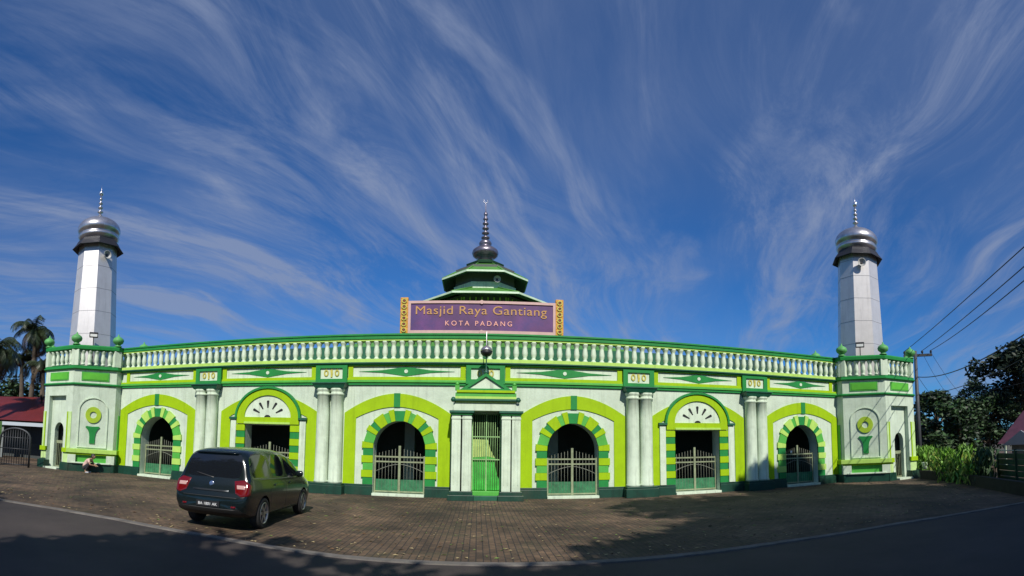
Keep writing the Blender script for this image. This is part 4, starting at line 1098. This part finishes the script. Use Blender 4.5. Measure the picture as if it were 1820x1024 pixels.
def palm(label, x, ytop, dist, seed, fr_len=3.2, nf=26, dry=.3, group='coconut palms behind the left house'):
    rd = random.Random(seed); top = at(x, ytop, dist); base = Vector((top.x + rd.uniform(-1, 1), top.y, 0))
    Pm = thing('palm_tree', label, 'palm tree', base, group)
    t = MB(); n_ = 9; t.tube([base.lerp(top, k / n_) + Vector((.35 * math.sin(PI * k / n_), 0, 0)) for k in range(n_ + 1)], [.24 - .012 * k for k in range(n_ + 1)], BARK, 8); t.build('trunk', Pm)
    c = MB()
    for j in range(nf):
        az = 2 * PI * j / nf * 2.4 + rd.uniform(-.2, .2); el = rd.uniform(-.5, 1.25); ln = fr_len * rd.uniform(.8, 1.1)
        m = PALMD if (el < -.1 and rd.random() < dry * 2) else PALM
        d = Vector((math.cos(az), math.sin(az), 0)); pts = []; p = top.copy(); e = el
        for k in range(11): pts.append(p.copy()); p = p + (d * math.cos(e) + Vector((0, 0, math.sin(e)))) * ln / 10; e -= .17 + .02 * k
        c.tube(pts, [.03 * (1 - k / 12) for k in range(11)], m, 4)
        side = d.cross(Vector((0, 0, 1))).normalized()
        for k in range(40):
            tt = .08 + .92 * k / 40; i = min(9, int(tt * 10)); q = pts[i].lerp(pts[i + 1], tt * 10 - i); ax = (pts[i + 1] - pts[i]).normalized()
            ll = .75 * fr_len / 3.2 * math.sin(PI * (tt * .8 + .15)) ** .7
            for s in (-1, 1):
                dr = (side * s * .8 + ax * .45 + Vector((0, 0, -.45 - rd.random() * .35))).normalized(); w_ = ax * .028 * fr_len / 3.2 * 1.3
                c.add([q - w_, q + w_, q + dr * ll + w_ * .3, q + dr * ll - w_ * .3], [(0, 1, 2, 3)], m)
    c.build('crown', Pm, fixn=False)
    n2 = MB()
    for k in range(7): n2.lathe([(.001, -.14), (.10, -.08), (.13, 0), (.10, .08), (.001, .14)], top + Vector((.25 * math.cos(k), .25 * math.sin(k), -.25 - .08 * (k % 2))), 8, PALMD)
    n2.build('coconut_bunch', Pm)
palm('tall coconut palm with ragged crown just left of the left tower', 62, 588, 34, 3, 2.3, 30)
palm('coconut palm cut by the left edge of the frame', -8, 622, 30, 5, 2.6, 28)
palm('lower coconut palm with drooping brown fronds in front of the tall one', 38, 640, 36, 11, 2.0, 22, .5)
palm('short palm partly hidden behind the left tower', 76, 650, 32, 13, 1.9, 22, .6)
tree('dark bushy tree behind the red roofed house', at(16, 800, 40) * Vector((1, 1, 0)) if False else (at(16, 800, 40).x, at(16, 800, 40).y, 0), 5.6, 3.6, 21, 5000, .20, (LEAFD, LEAFM))
# trees to the right
def tr_at(label, x, ytop, dist, r, seed, n, leaf, ms, **kw):
    p = at(x, ytop, dist); return tree(label, (p.x, p.y, 0), p.z, r, seed, n, leaf, ms, group='dark trees beyond the fence on the right', **kw)
tr_at('big dark tree with ragged branches at the right edge of the frame', 1808, 612, 42, 4.6, 31, 9000, .24, (LEAFD, LEAFD), crown_lo=.42, clumps=34)
tr_at('dark tree just right of the utility pole', 1662, 700, 34, 2.6, 32, 6000, .16, (LEAFD, LEAFM), crown_lo=.15)
tr_at('rounded dark tree second from the utility pole', 1706, 712, 31, 2.6, 33, 6000, .16, (LEAFD, LEAFM), crown_lo=.15)
tr_at('dark spreading tree left of the maroon roofed house', 1752, 702, 40, 3.0, 34, 6000, .16, (LEAFD, LEAFM), crown_lo=.2)
tr_at('pale-trunked tree rising behind the green fence', 1735, 676, 46, 3.2, 35, 5000, .16, (LEAFD, LEAFM), crown_lo=.25)
tr_at('low dark tree directly beside the right tower', 1640, 735, 38, 2.6, 36, 4000, .16, (LEAFD, LEAFM), crown_lo=.1)
# hedge plants along the fence
def clump_plant(label, x, y0, ytop, dist, seed, w=.45, n=500, m=(LEAFB,), leaf=.16):
    b = at(x, y0, dist); z = at(x, ytop, dist).z; loc = (b.x, b.y, 0); rng = np.random.default_rng(seed); rd = random.Random(seed)
    Tt = thing('garden_plant', label, 'plant', loc, 'bright plants behind the black kerb wall')
    s = MB()
    for k in range(9):
        a = rd.uniform(0, 2 * PI); e = Vector(loc) + Vector((w * .8 * math.cos(a), w * .8 * math.sin(a), z * rd.uniform(.7, 1))); s.tube([Vector(loc), Vector(loc).lerp(e, .5) + Vector((0, 0, .1)), e], [.02, .015, .006], LEAFM, 5)
    s.build('stem', Tt)
    f = MB()
    for mm_ in m:
        nn = n // len(m); p = np.array(loc) + np.stack([rng.normal(0, w * .5, nn), rng.normal(0, w * .5, nn), rng.random(nn) * z], 1)
        a = np.stack([rng.normal(0, .45, nn), rng.normal(0, .45, nn), np.ones(nn)], 1); a /= np.linalg.norm(a, axis=1)[:, None]
        b_ = rng.normal(size=(nn, 3)); b_ -= (b_ * a).sum(1)[:, None] * a; b_ /= np.linalg.norm(b_, axis=1)[:, None]
        ss = leaf * (.6 + .8 * rng.random(nn))[:, None]
        v = np.stack([p - a * ss, p + b_ * ss * .22, p + a * ss, p - b_ * ss * .22], 1).reshape(-1, 3); bs = len(f.v); f.v += [Vector(q) for q in v]; k_ = f.mi(mm_)
        f.f += [(bs + 4 * i, bs + 4 * i + 1, bs + 4 * i + 2, bs + 4 * i + 3) for i in range(nn)]; f.m += [k_] * nn; f.sm += [False] * nn
    f.build('foliage', Tt, fixn=False)
clump_plant('tall bright green plant right beside the right tower', 1646, 840, 795, 24.3, 41, .5, 900, (LEAFB,))
clump_plant('yellowish plant second from the right tower', 1664, 843, 808, 22.6, 42, .4, 600, (LEAFY, LEAFB))
clump_plant('bright green upright plant near the middle of the row', 1683, 846, 800, 21.0, 43, .4, 700, (LEAFB,))
clump_plant('yellow green bushy plant right of the middle of the row', 1699, 848, 812, 20.0, 44, .4, 700, (LEAFY, LEAFB))
clump_plant('tallest bright green plant, fifth from the right tower', 1715, 850, 794, 19.2, 45, .35, 700, (LEAFB,))
clump_plant('low spreading yellow green plant at the end of the row', 1732, 852, 810, 18.4, 46, .4, 700, (LEAFY, LEAFB))
clump_plant('dark green plant by the start of the green fence', 1752, 855, 800, 17.6, 47, .35, 600, (LEAFM,))
# black kerb wall running from the tower to the road
def gp(x, y):
    th = (x - 910) / FPX; v = (V0 - y) / FPX; d = FWD * math.cos(th) + RT * math.sin(th) + UP * v; k = -EYE / d.z; return Vector((0, -DIST, EYE)) + d * k
kp = [gp(1640, 851), gp(1700, 857), gp(1750, 867), gp(1800, 877), gp(1822, 881)]
kp.append(kp[-1] + (kp[-1] - kp[-2]) * 3)
def ribbon_wall(name, pts, h, th, m, parent=None):
    b = MB()
    for a, c in zip(pts, pts[1:]):
        a = Vector((a.x, a.y, 0)); c = Vector((c.x, c.y, 0)); t = (c - a).normalized(); nrm = Vector((-t.y, t.x, 0)) * th / 2
        v = [a + nrm, c + nrm, c - nrm, a - nrm]; v += [p + Vector((0, 0, h)) for p in v]
        b.add(v, [(3, 2, 1, 0), (4, 5, 6, 7), (0, 1, 5, 4), (1, 2, 6, 5), (2, 3, 7, 6), (3, 0, 4, 7)], m)
    return b.build(name, parent)
DIRTYK = mat('mossy_black_concrete', (.018, .020, .014), .9, var=.5, vscale=3, bump=.5)
kw = ribbon_wall('kerb_wall', kp, .38, .22, DIRTYK); tag(kw, 'low blackened concrete kerb wall along the right side of the plaza', 'wall')
# white plant pots on it
for i, (x, y, lab) in enumerate(((1644, 826, 'small whitish pot standing beside the right tower'), (1705, 838, 'small whitish pot standing among the bright plants'))):
    b = at(x, y + 8, 21.5 if i else 23.5); q = MB(); q.lathe([(.09, 0), (.12, .16), (.15, .30), (.16, .32), (.13, .32), (.12, .27)], b, 14, WHITE2); o = q.build('flower_pot', None); tag(o, lab, 'flower pot')
# dark green fence
F0, F1 = gp(1752, 862), gp(1830, 876); F0.z = F1.z = 0
dv = (F1 - F0).normalized(); nv = Vector((-dv.y, dv.x, 0)); F0 = F0 - nv * -.5; F1 = F1 + nv * .5; F1 = F1 + dv * 3
FN = thing('green_fence', 'dark green board fence with thin rail at the right edge of the plaza', 'fence', F0)
fa = math.atan2(dv.y, dv.x); FF = Frame(F0.x, F0.y, fa); ln_ = (F1 - F0).length
FG = mat('dark_green_fence_paint', (.012, .055, .025), .7, var=.5, vscale=2)
k = 0
while k * 1.6 < ln_:
    b = MB(FF); b.box(k * 1.6 - .04, k * 1.6 + .04, -.06, .02, 0, 1.25, FG); b.build('post', FN); k += 1
b = MB(FF)
for j in range(5): b.box(0, ln_, -.045, -.015, .12 + j * .20, .30 + j * .20, FG)
b.build('boards', FN)
b = MB(FF); b.tube([FF(0, 0, 1.2), FF(ln_, 0, 1.2)], .02, mat('rail_steel', (.35, .38, .35), .4, metal=.6), 6); b.build('rail', FN)
# house on the right
hb = at(1856, 800, 30); HR = thing('house', 'house with maroon roof and white gable at the right edge of the frame', 'house', (hb.x, hb.y, 0))
al = math.atan2(hb.x, hb.y + DIST); hf = Frame(hb.x, hb.y, al * -1 + 0)
hf = Frame(hb.x, hb.y, -al - R(25)); zr = at(1836, 744, 33).z; ze = at(1836, 786, 30).z
b = MB(hf); b.box(-2.2, 7, -6, 0, 0, ze + .1, CONC); b.build('wall', HR)
MAROON = mat('maroon_roof', (.09, .03, .05), .6, var=.3)
b = MB(hf); 
v = [hf(-2.8, .7, ze), hf(7.5, .7, ze), hf(7.5, -3, zr + .6), hf(-2.8, -3, zr + .6), hf(7.5, -6.7, ze), hf(-2.8, -6.7, ze)]
b.add(v, [(0, 1, 2, 3), (3, 2, 4, 5), (0, 3, 5), (1, 4, 2), (0, 5, 4, 1)], MAROON); b.build('roof', HR)
b = MB(hf); b.quadprism([(-2.3, ze - .1), (.3, ze - .1), (-1.0, ze + .75)], .9, 1.0, mat('white_gable', (.32, .33, .36), .6)); b.build('porch_gable', HR)
b = MB(hf); b.box(-2.2, -2.1, .85, .95, 0, ze, WHITE2); b.box(.1, .2, .85, .95, 0, ze, WHITE2); b.build('porch_post', HR)
b = MB(hf); b.box(1.2, 2.2, 0, .04, .9, 2.0, BLACK); b.build('window', HR)
# house on the left with red roof
LH = thing('house', 'low house with red metal roof and dark porch left of the mosque', 'house', (-26.5, 4.6, 0))
lf = Frame(-26.5, 3.6, R(14))
zt, zb = at(20, 700, 22.9).z, at(20, 744, 22.0).z
q0 = at(-60, 746, 22.5); q1 = at(66, 746, 26)
zb = q0.z; 
lf = Frame(-23.5, .6, R(20)); ezz = at(30, 746, 27.0).z; rzz = at(30, 700, 31.5).z
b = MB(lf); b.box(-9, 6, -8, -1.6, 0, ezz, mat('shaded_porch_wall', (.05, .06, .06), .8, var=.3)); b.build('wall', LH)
b = MB(lf); v = [lf(-9.5, .3, ezz), lf(6.5, .3, ezz), lf(6.5, -4.2, rzz), lf(-9.5, -4.2, rzz), lf(6.5, -8.7, ezz), lf(-9.5, -8.7, ezz)]
b.add(v, [(0, 1, 2, 3), (3, 2, 4, 5), (0, 3, 5), (1, 4, 2), (0, 5, 4, 1)], corrugated('red_corrugated_roof', (.15, .018, .016), 4)); b.build('roof', LH)
b = MB(lf); b.box(-9.2, 6.2, .12, .28, ezz - .30, ezz - .10, mat('grey_gutter', (.45, .50, .55), .5)); b.build('gutter', LH)
for u in (-6, -3.2, -.6, 2.2, 5.0):
    b = MB(lf); b.box(u - .07, u + .07, 0, .14, 0, ezz - .1, mat('grey_post', (.2, .22, .22), .7)); b.build('porch_post', LH)
b = MB(lf); b.box(-2.8, -1.9, -1.6, -1.56, .1, 2.1, BLACK); b.build('door', LH)
for u in (.3, 3.0): b = MB(lf); b.box(u, u + 1.1, -1.6, -1.56, .9, 2.0, BLACK); b.build('window', LH)
# arched iron gate in front of that house
ga = gp(24, 829); GA = thing('arched_gate', 'grey arched iron gate with bars at the far left edge of the plaza', 'gate', (ga.x, ga.y, 0)); gfm = Frame(ga.x, ga.y, R(25))
GREYI = mat('grey_iron', (.045, .048, .055), .5, metal=.4)
b = MB(gfm); pts = [gfm(-.75, 0, 0), gfm(-.75, 0, 1.3)] + [gfm(-.75 * math.cos(PI * i / 12), 0, 1.3 + .42 * math.sin(PI * i / 12)) for i in range(1, 12)] + [gfm(.75, 0, 1.3), gfm(.75, 0, 0)]
b.tube(pts, .05, GREYI, 8); b.build('arch_frame', GA)
b = MB(gfm)
for j in range(1, 12):
    u = -.75 + 1.5 * j / 12; b.tube([gfm(u, 0, .06), gfm(u, 0, 1.3 + .42 * math.sqrt(max(0, 1 - (u / .75) ** 2)))], .016, GREYI, 5)
for z in (.1, .8, 1.3): b.tube([gfm(-.75, 0, z), gfm(.75, 0, z)], .022, GREYI, 5)
b.build('bars', GA)
b = MB(gfm); b.box(-1.25, -.85, -.2, .2, 0, 2.0, mat('lime_gate_post', (.28, .50, .12), .7, var=.2)); o = b.build('gate_pier', GA)

# ------------------------------------------------------------------ power pole and lines
pp = at(1627, 632, 27.5); PB = Vector((pp.x, pp.y, 0)); zc_ = pp.z
PO = thing('utility_pole', 'dark steel utility pole with crossarm and insulators behind the right tower', 'utility pole', PB)
PSTEEL = mat('pole_steel', (.06, .065, .075), .6, var=.3)
b = MB(); b.tube([PB, PB + Vector((0, 0, zc_ + .25))], [.14, .085], PSTEEL, 10); b.build('pole', PO)
adir = Vector((math.cos(R(-35)), math.sin(R(-35)), 0)); 
adir = RT.copy(); adir.z = 0; th_ = (1627 - 910) / FPX; adir = Vector((math.cos(th_ + YAW), -math.sin(th_ + YAW), 0))
b = MB(); c0 = PB + Vector((0, 0, zc_)); af = Frame(PB.x, PB.y, -(th_ + YAW)); b.fr = af; b.box(-.66, .92, -.06, .06, zc_ - .07, zc_ + .07, PSTEEL); b.build('crossarm', PO)
ins = []
for u in (-.6, -.05, .38, .86):
    q = MB(); base = af(u, 0, zc_ + .07); q.lathe([(.03, 0), (.03, .04), (.075, .06), (.05, .10), (.075, .13), (.04, .18), (.02, .2)], base, 10, BLACK); q.build('insulator', PO); ins.append(base + Vector((0, 0, .18)))
CAB = mat('cable_black', (.02, .022, .03), .6)
def wire(a, b_, sag, r, label, n_=24):
    q = MB(); pts = []
    for k in range(n_ + 1):
        t = k / n_; p = a.lerp(b_, t); p.z -= sag * 4 * t * (1 - t); pts.append(p)
    q.tube(pts, r, CAB, 5); o = q.build('power_line'); tag(o, label, 'cable', 'overhead cables on the right')
def far(x, y, d): return at(x, y, d)
wire(ins[0] + adir * 0, far(1850, 412, 12), .1, .016, 'topmost overhead cable rising from the crossarm to the right')
wire(ins[2], far(1850, 448, 12), .1, .016, 'second overhead cable from the top rising to the right')
wire(ins[3], far(1850, 474, 12), .15, .016, 'third overhead cable from the top rising to the right')
lowp = PB + Vector((0, 0, zc_ - 1.1))
wire(at(1630, 670, 27.5), far(1850, 575, 13), .45, .022, 'thick sagging cable running over the dark trees')
wire(at(1630, 702, 27.5), far(1850, 620, 15), .35, .016, 'low sagging cable below the thick one')
wire(at(1640, 708, 30), far(1850, 672, 24), .2, .012, 'lowest thin cable just above the treetops')
wire(ins[3] - Vector((0, 0, .1)), at(1720, 712, 40), .3, .010, 'thin cable falling from the crossarm to the treetops')
wire(ins[2] - Vector((0, 0, .1)), at(1690, 706, 42), .3, .010, 'thin cable falling steeply beside the pole')
wire(at(1629, 665, 27.5), at(1660, 706, 30), .1, .012, 'short slack cable hanging beside the pole')

# ------------------------------------------------------------------ shade trees that stand across the road, behind the photographer
for i, (x, y, h, r, n_, lab) in enumerate(((13.9, -20.5, 20.5, 3.4, 9000, 'tallest shade tree across the road, right of the viewpoint'),
        (9.0, -22.0, 17.5, 5.4, 13000, 'tall shade tree across the road, nearer the viewpoint than the tallest one'), (22.0, -23.5, 16.0, 4.6, 9000, 'tall shade tree across the road at the far right'),
        (13.0, -18.6, 16.5, 4.3, 11000, 'shade tree just in front of the tallest one'),
        (13.5, -24.5, 12.5, 4.8, 8000, 'broad shade tree behind the tallest one'), (5.0, -24.5, 13.5, 5.0, 8000, 'broad shade tree across the road right behind the viewpoint'),
        (-2.6, -25.3, 12.6, 4.8, 7000, 'spreading shade tree across the road left of the viewpoint'), (-10.5, -24.2, 11.2, 4.4, 6000, 'second shade tree across the road left of the viewpoint'), (-18.5, -24.5, 12.6, 5.0, 7000, 'shade tree across the road at the far left'),
        (21.5, -25.5, 12.5, 4.8, 7000, 'farthest shade tree beyond the right end of the road'))):
    tree(lab, (x, y, 0), h, r, 60 + i, n_, .30, (LEAFM,), clumps=34, crown_lo=.46, group='shade trees across the road')
